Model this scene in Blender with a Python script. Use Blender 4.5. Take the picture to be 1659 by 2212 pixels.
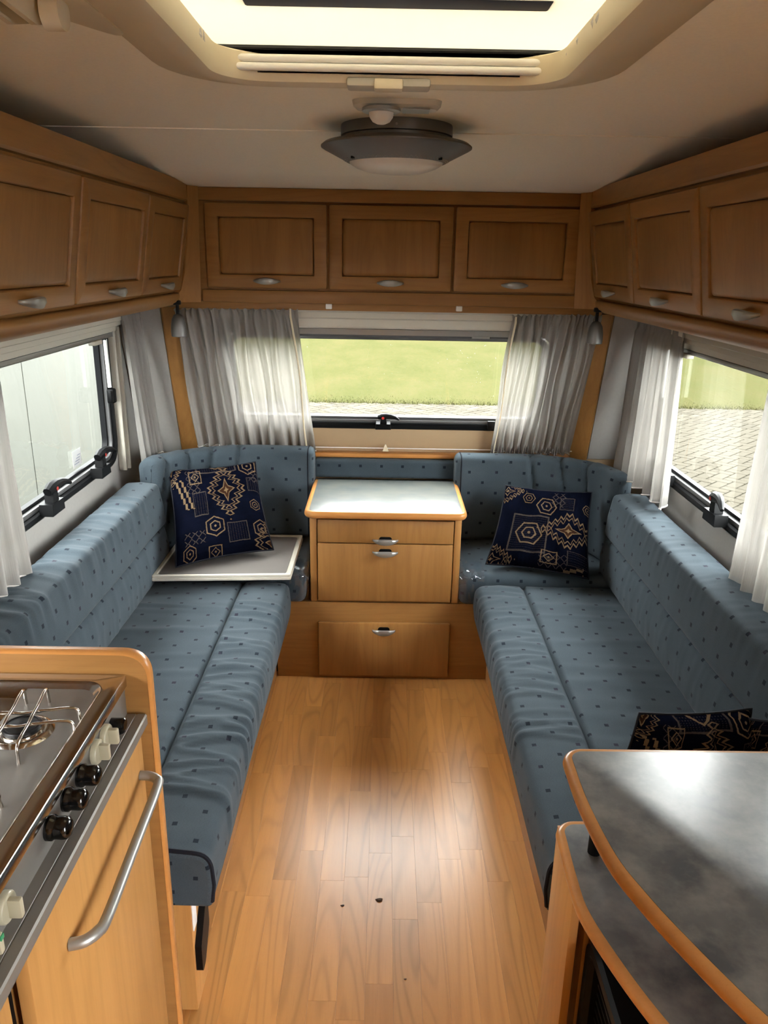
import bpy, bmesh, math, random
import numpy as np
from mathutils import Vector, Matrix

for o in list(bpy.data.objects):
    bpy.data.objects.remove(o)
SC = bpy.context.scene
COL = SC.collection
RND = random.Random(7)

# ------------------------------------------------------------------ camera
def make_camera():
    p, yaw, r = math.radians(18.2), math.radians(0.2), math.radians(1.02)
    F = Vector((math.sin(yaw)*math.cos(p), math.cos(yaw)*math.cos(p), -math.sin(p)))
    rt = Vector((math.cos(yaw), -math.sin(yaw), 0))
    up = rt.cross(F)
    R = rt*math.cos(r) + up*math.sin(r)
    U = up*math.cos(r) - rt*math.sin(r)
    cd = bpy.data.cameras.new('camera')
    cam = bpy.data.objects.new('camera', cd)
    COL.objects.link(cam)
    m = Matrix.Identity(4)
    for i in range(3):
        m[i][0], m[i][1], m[i][2] = R[i], U[i], -F[i]
    m.translation = (0, 0, 1.62)
    cam.matrix_world = m
    cd.sensor_fit = 'HORIZONTAL'
    cd.sensor_width = 36
    cd.lens = 36*1661/1659
    cd.clip_start = 0.02
    cd.clip_end = 300
    SC.camera = cam
make_camera()

# ------------------------------------------------------------------ daylight
SKY = 20.0
world = bpy.data.worlds.new('overcast_sky')
SC.world = world
world.use_nodes = True
bg = world.node_tree.nodes['Background']
bg.inputs[0].default_value = (0.97, 0.985, 1.0, 1)
bg.inputs[1].default_value = SKY
SC.view_settings.view_transform = 'Standard'
SC.view_settings.look = 'None'
SC.view_settings.gamma = 1.0
SC.view_settings.use_curve_mapping = False
SC.view_settings.exposure = 0.85
SC.cycles.use_denoising = True
SC.cycles.max_bounces = 14
SC.cycles.diffuse_bounces = 8
SC.cycles.transparent_max_bounces = 24
SC.cycles.sample_clamp_indirect = 6.0
SC.cycles.caustics_reflective = False
SC.cycles.caustics_refractive = False

# ------------------------------------------------------------------ node helpers
class V:
    """a float socket with arithmetic"""
    def __init__(s, nt, x):
        s.nt, s.x = nt, x
    def _m(s, op, *a):
        n = s.nt.nodes.new('ShaderNodeMath')
        n.operation = op
        for i, q in enumerate((s,)+a):
            if isinstance(q, V):
                s.nt.links.new(q.x, n.inputs[i])
            else:
                n.inputs[i].default_value = q
        return V(s.nt, n.outputs[0])
    def _c(s, k):
        n = s.nt.nodes.new('ShaderNodeValue'); n.outputs[0].default_value = k
        return V(s.nt, n.outputs[0])
    def __add__(s, o): return s._m('ADD', o)
    __radd__ = __add__
    def __sub__(s, o): return s._m('SUBTRACT', o)
    def __rsub__(s, o): return s._c(o)._m('SUBTRACT', s)
    def __mul__(s, o): return s._m('MULTIPLY', o)
    __rmul__ = __mul__
    def __truediv__(s, o): return s._m('DIVIDE', o)
    def abs(s): return s._m('ABSOLUTE')
    def sin(s): return s._m('SINE')
    def fract(s): return s._m('FRACT')
    def floor(s): return s._m('FLOOR')
    def max(s, o): return s._m('MAXIMUM', o)
    def min(s, o): return s._m('MINIMUM', o)
    def lt(s, o): return s._m('LESS_THAN', o)
    def gt(s, o): return s._m('GREATER_THAN', o)
    def pow(s, o): return s._m('POWER', o)
    def tri(s): return (s.fract()-0.5).abs()*2.0
    def band(s, c, w): return (s-c).abs().lt(w)
    def clamp(s):
        n = s._m('ADD', 0.0); n.x.node.use_clamp = True; return n

class Mat:
    def __init__(s, name):
        s.m = bpy.data.materials.new(name)
        s.m.use_nodes = True
        s.nt = s.m.node_tree
        s.nt.nodes.clear()
        s.out = s.nt.nodes.new('ShaderNodeOutputMaterial')
    def n(s, t, **k):
        nd = s.nt.nodes.new(t)
        for a, b in k.items():
            setattr(nd, a, b)
        return nd
    def l(s, a, b):
        s.nt.links.new(a.x if isinstance(a, V) else a, b)
    def coord(s, kind='Object', rnd=True, scale=(1, 1, 1)):
        tc = s.n('ShaderNodeTexCoord')
        v = tc.outputs[kind]
        if rnd:
            oi = s.n('ShaderNodeObjectInfo')
            ad = s.n('ShaderNodeVectorMath', operation='MULTIPLY_ADD')
            cb = s.n('ShaderNodeCombineXYZ')
            for i in range(3):
                s.l(oi.outputs['Random'], cb.inputs[i])
            s.l(cb.outputs[0], ad.inputs[0]); ad.inputs[1].default_value = (37.1, 53.7, 29.3)
            s.l(v, ad.inputs[2]); v = ad.outputs[0]
        mp = s.n('ShaderNodeMapping'); mp.inputs['Scale'].default_value = scale
        s.l(v, mp.inputs['Vector'])
        return mp.outputs[0]
    def noise(s, vec, scale=5, detail=4, rough=0.5, dist=0.0):
        n = s.n('ShaderNodeTexNoise')
        s.l(vec, n.inputs['Vector'])
        n.inputs['Scale'].default_value = scale
        n.inputs['Detail'].default_value = detail
        n.inputs['Roughness'].default_value = rough
        n.inputs['Distortion'].default_value = dist
        return V(s.nt, n.outputs[0])
    def ramp(s, f, stops):
        r = s.n('ShaderNodeValToRGB')
        e = r.color_ramp.elements
        while len(e) < len(stops):
            e.new(0.5)
        for i, (p, c) in enumerate(stops):
            e[i].position = p; e[i].color = tuple(c)+(1,)
        s.l(f, r.inputs[0])
        return r.outputs[0]
    def mix(s, f, a, b, mode='MIX'):
        n = s.n('ShaderNodeMix', data_type='RGBA', blend_type=mode)
        for q, i in ((f, 0), (a, 6), (b, 7)):
            if isinstance(q, V) or isinstance(q, bpy.types.NodeSocket):
                s.l(q, n.inputs[i])
            else:
                n.inputs[i].default_value = q if i == 0 else tuple(q)+(1,)
        return n.outputs[2]
    def rnd(s):
        return V(s.nt, s.n('ShaderNodeObjectInfo').outputs['Random'])
    def bsdf(s, color, rough=0.5, metal=0.0, spec=0.5, bump=None, bstr=0.1, bdist=0.002, coat=0.0, sheen=0.0):
        b = s.n('ShaderNodeBsdfPrincipled')
        if isinstance(color, bpy.types.NodeSocket):
            s.l(color, b.inputs['Base Color'])
        else:
            b.inputs['Base Color'].default_value = tuple(color)+(1,)
        if isinstance(rough, V):
            s.l(rough, b.inputs['Roughness'])
        else:
            b.inputs['Roughness'].default_value = rough
        b.inputs['Metallic'].default_value = metal
        b.inputs['Specular IOR Level'].default_value = spec
        b.inputs['Coat Weight'].default_value = coat
        b.inputs['Sheen Weight'].default_value = sheen
        if bump is not None:
            bp = s.n('ShaderNodeBump')
            bp.inputs['Strength'].default_value = bstr
            bp.inputs['Distance'].default_value = bdist
            s.l(bump, bp.inputs['Height'])
            s.l(bp.outputs[0], b.inputs['Normal'])
        s.l(b.outputs[0], s.out.inputs[0])
        return s.m

def plain(name, col, rough=0.5, metal=0.0, spec=0.5, var=0.06, nscale=30, bstr=0.0):
    M_ = Mat(name)
    n = M_.noise(M_.coord(), nscale, 3)
    c = M_.mix(n, [max(0, k*(1-var)) for k in col], [k*(1+var) for k in col])
    return M_.bsdf(c, rough, metal, spec, bump=n if bstr else None, bstr=bstr)

def wood(name, axis, lo, hi, rough=0.42, streak=1.0, vary=0.12, cath=0.35, coat=0.0, spec=0.25):
    M_ = Mat(name)
    def sc(across, along):
        v = [across]*3; v['xyz'.index(axis)] = along
        return tuple(v)
    fine = M_.noise(M_.coord(scale=sc(60, 2.2)), 1.0, 5, 0.6)
    broad = M_.noise(M_.coord(scale=sc(9, 0.7)), 1.0, 2, 0.5)
    ring = M_.noise(M_.coord(scale=sc(8.0, 0.9)), 1.0, 1, 0.35)
    lines = ((ring*85.0).sin()*0.5+0.5).pow(4.0)
    pores = M_.noise(M_.coord(scale=sc(420, 16)), 1.0, 2, 0.5)
    f = (fine*0.34*streak + broad*0.62 + 0.06).clamp()
    c = M_.ramp(f, [(0.28, lo), (0.5, [(a+b)/2 for a, b in zip(lo, hi)]), (0.72, hi)])
    dark = [k*0.62 for k in lo]
    c = M_.mix(lines*(broad*1.2)*cath*0.55, c, dark)
    c = M_.mix((pores.gt(0.62))*0.10, c, dark)
    r = M_.rnd()
    c = M_.mix(r, M_.mix(1.0, c, [1-vary]*3, 'MULTIPLY'), M_.mix(1.0, c, [1+vary*0.5]*3, 'MULTIPLY'))
    return M_.bsdf(c, rough, spec=spec, bump=fine, bstr=0.04, bdist=0.001, coat=coat)

# beech / alder laminate of the furniture
W_LO, W_HI = (0.222, 0.100, 0.027), (0.355, 0.176, 0.054)
wood_x = wood('beech_grain_x', 'x', W_LO, W_HI)
wood_y = wood('beech_grain_y', 'y', W_LO, W_HI)
wood_z = wood('beech_grain_z', 'z', W_LO, W_HI)
wood_pale = wood('pale_beech_grain_z', 'z', (0.355, 0.165, 0.046), (0.50, 0.255, 0.082))
edge_wood = wood('beech_edge_band', 'x', (0.38, 0.155, 0.040), (0.50, 0.225, 0.065), rough=0.3, cath=0.1, vary=0.03)
floor_wood = wood('beech_floor_strip', 'y', (0.40, 0.170, 0.042), (0.60, 0.290, 0.088), rough=0.30, cath=0.95, vary=0.15, streak=0.8, spec=0.5)

def make_fabric():
    M_ = Mat('blue_grey_upholstery')
    uvn = M_.n('ShaderNodeUVMap'); uvn.uv_map = 'UVMap'
    sp = M_.n('ShaderNodeSeparateXYZ'); M_.l(uvn.outputs[0], sp.inputs[0])
    u, v = V(M_.nt, sp.outputs[0]), V(M_.nt, sp.outputs[1])
    P, Q, h = 0.114, 0.090, 0.0058
    def lattice(ou, ov):
        a = ((u/P+ou).fract()-0.5).abs()*P
        b = ((v/Q+ov).fract()-0.5).abs()*Q
        return a.max(b).lt(h)
    dots = lattice(0.0, 0.0).max(lattice(0.5, 0.5))
    heather = M_.noise(M_.coord('UV', False, (260, 900, 1)), 1.0, 3, 0.6)
    cloud = M_.noise(M_.coord('UV', False, (5, 9, 1)), 1.0, 3, 0.55)
    weave = M_.noise(M_.coord('UV', False, (1100, 1100, 1)), 1.0, 2, 0.5)
    base = M_.ramp((heather*0.6+cloud*0.4), [(0.3, (0.032, 0.045, 0.055)), (0.7, (0.058, 0.075, 0.088))])
    dcol = M_.mix(M_.noise(M_.coord('UV', False, (9, 11, 1)), 1.0, 1).gt(0.56), (0.006, 0.009, 0.016), (0.016, 0.013, 0.024))
    c = M_.mix(dots*0.9, base, dcol)
    return M_.bsdf(c, 0.95, spec=0.06, bump=weave, bstr=0.25, bdist=0.001, sheen=0.07)
fabric = make_fabric()
piping_mat = plain('navy_piping', (0.006, 0.007, 0.012), 0.8, spec=0.2)

def make_kilim():
    M_ = Mat('navy_kilim_chenille')
    uvn = M_.n('ShaderNodeUVMap'); uvn.uv_map = 'UVMap'
    sp = M_.n('ShaderNodeSeparateXYZ'); M_.l(uvn.outputs[0], sp.inputs[0])
    u0, v0 = V(M_.nt, sp.outputs[0]), V(M_.nt, sp.outputs[1])
    wob = M_.noise(M_.coord('UV', True, (45, 45, 1)), 1.0, 2)-0.5
    u, v = u0+wob*0.010, v0+wob*0.010
    def medallion(cx, cy, a, b):
        x, y = (u-cx).abs(), (v-cy).abs()
        d = x/a + y/b
        z = (y*(5.0/b)).tri()*0.26
        rim = (d+z-0.10).band(1.0, 0.055).max((d+z-0.10).band(0.76, 0.035))
        star = (x*1.6/a+(y*0.7/b)).min(x*0.7/a+(y*1.6/b))
        return rim.max(star.band(0.30, 0.035)).max(star.lt(0.10)), star.lt(0.29)
    def hexa(cx, cy, r):
        x, y = (u-cx).abs(), (v-cy).abs()
        q = (x).max(x*0.5+y*0.87)/r
        return q.lt(1.0)*((q*2.6).fract().lt(0.26))
    def frame(cx, cy, w, hh):
        x, y = (u-cx).abs()/w, (v-cy).abs()/hh
        q = x.max(y)
        return q.band(0.93, 0.07).max((x+y).band(0.62, 0.08)).max((x+y).lt(0.18))
    def patch(cx, cy, w, hh):
        x, y = (u-cx).abs()/w, (v-cy).abs()/hh
        q = x.max(y)
        dots = ((u*38.0).tri()*(v*70.0).tri()).gt(0.55)*q.lt(0.9)
        return q.band(0.96, 0.04).max(dots*0.6)
    def diamonds(cx, cy, w, hh):
        q = ((u-cx).abs()/w).max((v-cy).abs()/hh).lt(1.0)
        t = ((u-cx)*13.0).tri()+((v-cy)*13.0).tri()
        return q*t.band(0.9, 0.13)
    def meander(cx, cy, w, hh):
        x = (u-cx)+(v*16.0).floor()*0.018-0.16
        q = (v-cy).abs().lt(hh)
        return q*((x.abs()/w).band(0.6, 0.25))
    m1, f1 = medallion(0.60, 0.66, 0.21, 0.31)
    m2, f2 = medallion(1.02, 0.06, 0.20, 0.26)
    m3, f3 = medallion(0.02, 0.99, 0.13, 0.20)
    gold = m1.max(m2).max(m3)
    for md in ((1.06, 1.40, 0.15, 0.20), (0.20, 1.41, 0.17, 0.22)):
        gold = gold.max(medallion(*md)[0])
    for h_ in ((0.52, 1.08, 0.15), (0.97, 1.14, 0.075), (0.42, 0.27, 0.115), (0.88, 0.93, 0.12), (0.90, 0.46, 0.065), (0.92, 0.20, 0.10), (0.14, 0.06, 0.075)):
        gold = gold.max(hexa(*h_))
    gold = gold.max(frame(0.27, 0.84, 0.068, 0.085)).max(frame(0.40, 0.03, 0.07, 0.05))
    gold = gold.max(meander(0.15, 0.66, 0.05, 0.17))
    dim = patch(0.52, 1.08, 0.23, 0.20).max(diamonds(0.98, 0.80, 0.10, 0.08)).max(diamonds(0.24, 0.80, 0.07, 0.14)).max(patch(0.29, 0.53, 0.075, 0.13)).max(patch(0.66, 0.19, 0.11, 0.10)).max(diamonds(0.20, 0.19, 0.11, 0.06)).max(patch(0.93, 0.70, 0.08, 0.08))
    fill = f1.max(f2).max(f3)
    rib = (v0*150.0).sin()*0.5+0.5
    base = M_.mix(M_.noise(M_.coord('UV', True, (6, 6, 1)), 1.0, 3), (0.0012, 0.0016, 0.0032), (0.0032, 0.0040, 0.0100))
    gc = M_.mix(M_.noise(M_.coord('UV', True, (8, 8, 1)), 1.0, 2), (0.17, 0.095, 0.044), (0.24, 0.175, 0.10))
    c = M_.mix(fill*0.8, base, (0.030, 0.013, 0.007))
    c = M_.mix(dim*0.38, c, (0.10, 0.08, 0.065))
    c = M_.mix(gold*0.50, c, gc)
    return M_.bsdf(c, 1.0, spec=0.0, bump=rib+gold, bstr=0.25, bdist=0.0015)
kilim = make_kilim()

def make_glass(name, tint=(0.97, 0.985, 0.97), refl=0.06):
    M_ = Mat(name)
    t = M_.n('ShaderNodeBsdfTransparent'); t.inputs[0].default_value = tint+(1,)
    g = M_.n('ShaderNodeBsdfGlossy'); g.inputs['Roughness'].default_value = 0.03
    mx = M_.n('ShaderNodeMixShader')
    lw = M_.n('ShaderNodeLayerWeight'); lw.inputs[0].default_value = 0.12
    f = (V(M_.nt, lw.outputs['Fresnel'])*0.25+refl*0.3).clamp()
    M_.l(f, mx.inputs[0]); M_.l(t.outputs[0], mx.inputs[1]); M_.l(g.outputs[0], mx.inputs[2])
    M_.l(mx.outputs[0], M_.out.inputs[0])
    return M_.m
acrylic = make_glass('clear_acrylic_pane')
film = make_glass('clear_plastic_film', (0.93, 0.94, 0.96), 0.25)

def make_cloth(name, col, trans, transl, diff, tcol=None):
    M_ = Mat(name)
    fine = M_.noise(M_.coord('UV', False, (700, 12, 1)), 1.0, 3)
    d = M_.n('ShaderNodeBsdfDiffuse'); d.inputs[0].default_value = tuple(col)+(1,)
    t = M_.n('ShaderNodeBsdfTranslucent'); t.inputs[0].default_value = tuple(tcol or col)+(1,)
    x = M_.n('ShaderNodeBsdfTransparent'); x.inputs[0].default_value = (1, 1, 1, 1)
    m1 = M_.n('ShaderNodeMixShader'); m1.inputs[0].default_value = transl/(transl+diff)
    M_.l(d.outputs[0], m1.inputs[1]); M_.l(t.outputs[0], m1.inputs[2])
    m2 = M_.n('ShaderNodeMixShader')
    M_.l((fine*0.35+(trans-0.175)).clamp(), m2.inputs[0])
    M_.l(m1.outputs[0], m2.inputs[1]); M_.l(x.outputs[0], m2.inputs[2])
    M_.l(m2.outputs[0], M_.out.inputs[0])
    return M_.m
voile = make_cloth('white_voile', (0.46, 0.435, 0.41), 0.13, 0.5, 0.5, (0.125, 0.117, 0.107))
def make_milky(name, tcol, dcol):
    M_ = Mat(name)
    n = M_.noise(M_.coord(scale=(3, 3, 3)), 1.0, 3)
    t = M_.n('ShaderNodeBsdfTranslucent')
    M_.l(M_.mix(n, [k*0.92 for k in tcol], [k*1.08 for k in tcol]), t.inputs[0])
    d = M_.n('ShaderNodeBsdfDiffuse'); d.inputs[0].default_value = tuple(dcol)+(1,)
    a = M_.n('ShaderNodeMixShader'); a.inputs[0].default_value = 0.5
    M_.l(t.outputs[0], a.inputs[1]); M_.l(d.outputs[0], a.inputs[2])
    M_.l(a.outputs[0], M_.out.inputs[0])
    return M_.m
dome_mat = make_milky('milky_hatch_acrylic', (0.37, 0.345, 0.283), (0.85, 0.80, 0.68))
sticker_mat = make_milky('white_sticker', (0.55, 0.55, 0.55), (0.7, 0.7, 0.7))

cream = plain('cream_plastic', (0.66, 0.575, 0.41), 0.45, var=0.02)
cream_dim = plain('ivory_plastic', (0.50, 0.47, 0.395), 0.5, var=0.02)
white_pl = plain('white_plastic', (0.78, 0.77, 0.74), 0.4, var=0.02)
lining = plain('beige_ceiling_lining', (0.93, 0.895, 0.79), 0.85, spec=0.2, var=0.05, nscale=160, bstr=0.15)
wall_mat = plain('pale_grey_wall_lining', (0.33, 0.315, 0.295), 0.8, spec=0.2, var=0.05, nscale=90, bstr=0.1)
wall_beige = plain('beige_wall_board', (0.38, 0.262, 0.150), 0.6, var=0.03)
rubber = plain('black_rubber', (0.0030, 0.0034, 0.0042), 0.5, spec=0.12)
black_pl = plain('black_plastic', (0.0028, 0.0030, 0.0034), 0.45, spec=0.12)
seal_alu = plain('dull_aluminium_seal', (0.075, 0.075, 0.075), 0.55, metal=0.3)
black_gloss = plain('glossy_black_knob', (0.002, 0.002, 0.0022), 0.14, spec=0.5)
alu = plain('brushed_aluminium', (0.50, 0.49, 0.46), 0.36, metal=0.85, var=0.05)
silver = plain('silver_lacquer', (0.30, 0.295, 0.275), 0.38, metal=0.6, var=0.04)
grey_lamp = plain('grey_lamp_metal', (0.155, 0.15, 0.142), 0.42, metal=0.55, var=0.05)
steel = plain('stainless_steel', (0.58, 0.55, 0.50), 0.17, metal=1.0, var=0.04, nscale=14)
steel_dark = plain('grey_fascia_steel', (0.22, 0.205, 0.185), 0.42, metal=0.5, var=0.05)
chrome = plain('chrome_wire', (0.62, 0.58, 0.52), 0.15, metal=1.0, var=0.03)
knob_cream = plain('aged_ivory_knob', (0.36, 0.33, 0.235), 0.35, var=0.04)
frost = plain('frosted_diffuser', (0.72, 0.70, 0.66), 0.35, var=0.02)
iron = plain('burner_black_enamel', (0.006, 0.006, 0.0065), 0.4, spec=0.3)
red_pl = plain('red_plastic', (0.5, 0.03, 0.02), 0.4)
green_pl = plain('green_plastic', (0.02, 0.22, 0.10), 0.4)
grey_tray = plain('pale_grey_tray_lining', (0.155, 0.138, 0.128), 0.3, var=0.04, nscale=8)
fluff = plain('fluffy_grey_weatherstrip', (0.52, 0.50, 0.49), 0.95, var=0.3, nscale=120, bstr=1.0)
crumb_mat = plain('dark_crumb', (0.05, 0.025, 0.012), 0.8)

def laminate(name, a, b, c, rough, sc):
    M_ = Mat(name)
    n = M_.noise(M_.coord(scale=sc), 1.0, 4, 0.58, 0.0)
    n2 = M_.noise(M_.coord(scale=tuple(k*3.1 for k in sc)), 1.0, 4, 0.6, 0.0)
    f1 = ((n-0.36)*4.0).clamp(); f2 = ((n2-0.40)*3.5).clamp()
    col = M_.mix(f2*0.55, M_.mix(f1, a, b), c)
    return M_.bsdf(col, rough+0.05, spec=0.5)
lam_dark = laminate('anthracite_stone_laminate', (0.055, 0.057, 0.058), (0.115, 0.113, 0.104), (0.235, 0.220, 0.190), 0.28, (6, 6, 6))
lam_light = laminate('pale_blue_grey_laminate', (0.070, 0.083, 0.088), (0.105, 0.112, 0.103), (0.145, 0.142, 0.120), 0.24, (5, 9, 5))

def make_grass():
    M_ = Mat('lawn_grass')
    n = M_.noise(M_.coord(rnd=False, scale=(1.2, 0.5, 1)), 1.0, 5, 0.6)
    n2 = M_.noise(M_.coord(rnd=False, scale=(14, 5, 1)), 1.0, 4, 0.7)
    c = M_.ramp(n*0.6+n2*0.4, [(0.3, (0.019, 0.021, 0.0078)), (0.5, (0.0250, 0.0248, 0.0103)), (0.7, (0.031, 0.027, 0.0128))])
    return M_.bsdf(c, 1.0, spec=0.0, bump=n2, bstr=0.6, bdist=0.03)
grass_mat = make_grass()
def make_paver():
    M_ = Mat('concrete_paver')
    n = M_.noise(M_.coord(scale=(9, 9, 9)), 1.0, 5, 0.6)
    g = V(M_.nt, M_.n('ShaderNodeNewGeometry').outputs['Random Per Island'])
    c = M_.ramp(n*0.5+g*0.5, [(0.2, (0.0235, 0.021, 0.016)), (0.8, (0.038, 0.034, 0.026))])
    return M_.bsdf(c, 1.0, spec=0.02, bump=n, bstr=0.3, bdist=0.004)
paver_mat = make_paver()
soil_mat = plain('mossy_joint_soil', (0.012, 0.012, 0.007), 1.0, spec=0.0, var=0.3, nscale=12)
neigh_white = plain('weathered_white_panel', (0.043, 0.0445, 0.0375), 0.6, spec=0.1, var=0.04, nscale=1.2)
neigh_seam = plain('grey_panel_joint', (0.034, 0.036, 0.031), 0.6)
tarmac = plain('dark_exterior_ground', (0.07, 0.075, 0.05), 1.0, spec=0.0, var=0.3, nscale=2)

# ------------------------------------------------------------------ mesh helpers
WL = {}
def register(o, world_loc, parent):
    COL.objects.link(o)
    WL[o.name] = Vector(world_loc)
    if parent is not None:
        o.parent = parent
        o.location = Vector(world_loc)-WL[parent.name]
    else:
        o.location = world_loc

def tag(o, label=None, cat=None, group=None, kind=None):
    if label: o['label'] = label
    if cat: o['category'] = cat
    if group: o['group'] = group
    if kind: o['kind'] = kind
    return o

def thing(name, label, cat, loc=(0, 0, 0), group=None, kind=None):
    o = bpy.data.objects.new(name, None)
    o.empty_display_size = 0.05
    register(o, loc, None)
    return tag(o, label, cat, group, kind)

def rrect(w, h, r, n=5):
    """rounded rectangle outline, counter-clockwise, centred"""
    r = max(1e-5, min(r, w/2-1e-6, h/2-1e-6))
    pts = []
    for cx, cy, a0 in ((w/2-r, h/2-r, 0), (-w/2+r, h/2-r, 90), (-w/2+r, -h/2+r, 180), (w/2-r, -h/2+r, 270)):
        for i in range(n+1):
            a = math.radians(a0+90*i/n)
            pts.append((cx+r*math.cos(a), cy+r*math.sin(a)))
    return pts

class B:
    def __init__(s):
        s.v, s.f, s.uv = [], [], []
    def add(s, vs, fs):
        o = len(s.v)
        s.v += [tuple(map(float, p)) for p in vs]
        s.f += [tuple(o+i for i in q) for q in fs]
        return s
    def loft(s, loops, cap0=True, cap1=True, ring=False):
        n = len(loops[0]); k = len(loops)
        vs = [p for L in loops for p in L]
        fs = []
        for j in range(k if ring else k-1):
            a, b = j*n, ((j+1) % k)*n
            for i in range(n):
                i2 = (i+1) % n
                fs.append((a+i, a+i2, b+i2, b+i))
        if not ring:
            if cap0: fs.append(tuple(range(n-1, -1, -1)))
            if cap1: fs.append(tuple((k-1)*n+i for i in range(n)))
        return s.add(vs, fs)
    def box(s, lo, hi, bev=0.0, seg=2):
        if bev <= 0:
            x0, y0, z0 = lo; x1, y1, z1 = hi
            return s.add([(x0, y0, z0), (x1, y0, z0), (x1, y1, z0), (x0, y1, z0), (x0, y0, z1), (x1, y0, z1), (x1, y1, z1), (x0, y1, z1)],
                         [(3, 2, 1, 0), (4, 5, 6, 7), (0, 1, 5, 4), (1, 2, 6, 5), (2, 3, 7, 6), (3, 0, 4, 7)])
        bm = bmesh.new()
        bmesh.ops.create_cube(bm, size=1)
        for q in bm.verts:
            q.co = Vector([(l+h)/2+c*(h-l) for l, h, c in zip(lo, hi, q.co)])
        bmesh.ops.bevel(bm, geom=bm.edges[:], offset=bev, segments=seg, affect='EDGES', profile=0.5)
        bm.verts.index_update()
        s.add([q.co for q in bm.verts], [[q.index for q in f.verts] for f in bm.faces])
        bm.free()
        return s
    def tube(s, pts, r, n=8, cap=True, closed=False):
        P = [Vector(p) for p in pts]
        loops = []
        ref = None
        for i, p in enumerate(P):
            if closed:
                t = (P[(i+1) % len(P)]-P[i-1]).normalized()
            else:
                t = (P[min(i+1, len(P)-1)]-P[max(i-1, 0)]).normalized()
            if ref is None:
                ref = Vector((0, 0, 1)) if abs(t.z) < 0.9 else Vector((1, 0, 0))
            a = ref-t*ref.dot(t)
            a.normalize(); ref = a
            b = t.cross(a)
            rr = r[i] if isinstance(r, (list, tuple)) else r
            loops.append([p+a*(rr*math.cos(2*math.pi*k/n))+b*(rr*math.sin(2*math.pi*k/n)) for k in range(n)])
        return s.loft(loops, cap, cap, ring=closed)
    def lathe(s, prof, origin, axis='z', n=32, cap=True):
        """prof: list of (radius, height along the axis)"""
        o = Vector(origin)
        A = {'x': (Vector((0, 1, 0)), Vector((0, 0, 1)), Vector((1, 0, 0))), 'y': (Vector((0, 0, 1)), Vector((1, 0, 0)), Vector((0, 1, 0))),
             'z': (Vector((1, 0, 0)), Vector((0, 1, 0)), Vector((0, 0, 1)))}[axis] if isinstance(axis, str) else axis
        loops = [[o+A[2]*h+A[0]*(r*math.cos(2*math.pi*k/n))+A[1]*(r*math.sin(2*math.pi*k/n)) for k in range(n)] for r, h in prof]
        return s.loft(loops, cap, cap)
    def prism(s, poly, axis, a, b):
        """extrude a 2D outline along an axis: poly in the two other axes in xyz order"""
        def P(p, t):
            if axis == 'x': return (t, p[0], p[1])
            if axis == 'y': return (p[0], t, p[1])
            return (p[0], p[1], t)
        return s.loft([[P(p, a) for p in poly], [P(p, b) for p in poly]])
    def build(s, name, mat, parent=None, smooth=35, uv=None, label=None, kind=None):
        vs = np.array(s.v)
        c = (vs.min(0)+vs.max(0))/2
        if parent is None:
            c[2] = vs[:, 2].min()
        me = bpy.data.meshes.new(name)
        me.from_pydata((vs-c).tolist(), [], s.f)
        bm = bmesh.new(); bm.from_mesh(me)
        if uv is None:
            bmesh.ops.recalc_face_normals(bm, faces=bm.faces[:])
        bm.to_mesh(me); bm.free()
        if smooth:
            me.shade_smooth()
            me.set_sharp_from_angle(angle=math.radians(smooth))
        if uv is not None:
            lay = me.uv_layers.new(name='UVMap')
            vi = np.empty(len(me.loops), dtype=np.int32)
            me.loops.foreach_get('vertex_index', vi)
            lay.data.foreach_set('uv', np.asarray(uv, dtype=np.float32)[vi].ravel())
        me.materials.append(mat)
        o = bpy.data.objects.new(name, me)
        register(o, c, parent)
        if label: o['label'] = label
        if kind: o['kind'] = kind
        return o

def box(name, lo, hi, mat, parent=None, bev=0.0, **k):
    return B().box(lo, hi, bev).build(name, mat, parent, **k)

def structure(o):
    o['kind'] = 'structure'
    return o

def smoothstep(a, b, x):
    t = np.clip((x-a)/(b-a), 0, 1)
    return t*t*(3-2*t)

def wobble(seed, n=5, lo=1.0, hi=4.0):
    """smooth pseudo-random 1D/2D function"""
    r = np.random.RandomState(seed)
    ks = r.uniform(lo, hi, n); ph = r.uniform(0, 6.28, n); k2 = r.uniform(-hi, hi, n)*0.5; am = r.uniform(0.5, 1, n)/n
    def f(x, y=0.0):
        return sum(a*np.sin(k*x+q*y+p) for a, k, q, p in zip(am, ks, k2, ph))*1.4
    return f

X0 = 0.010      # centre line of the caravan
XW = 1.062      # half width to the side walls
ZC = 1.93       # ceiling
def yfront(z):  # the front wall leans back at the top, upright behind the cabinet
    return 3.285-(min(z, 1.46)-0.8)*0.30

# ------------------------------------------------------------------ the shell
def floor():
    f = structure(box('floor', (X0-XW-0.03, -1.18, -0.05), (X0+XW+0.03, 3.33, -0.006), tarmac))
    f['label'] = 'beech laminate strip floor of the caravan aisle'
    w = 0.0655
    protos = {}
    for i in range(15):
        x = -0.478+i*w
        y = -0.35-RND.random()*0.45
        while y < 2.80:
            L = RND.choice((0.30, 0.36, 0.42, 0.50, 0.56))
            y1 = min(y+L, 2.81)
            if y1-y > 0.02:
                key = round(y1-y, 3)
                if key not in protos:
                    g = 0.0001
                    b = B().box((-w/2+g, -(y1-y)/2+g, -0.0055), (w/2-g, (y1-y)/2-g, 0.0), 0.00015, 1)
                    o = b.build('plank', floor_wood, f, smooth=0)
                    protos[key] = o.data
                    o.location = Vector((x+w/2, (y+y1)/2, -0.00275))-WL[f.name]
                else:
                    o = bpy.data.objects.new('plank', protos[key])
                    COL.objects.link(o); o.parent = f
                    o.location = Vector((x+w/2, (y+y1)/2, -0.00275))-WL[f.name]
            y = y1
floor()

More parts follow.
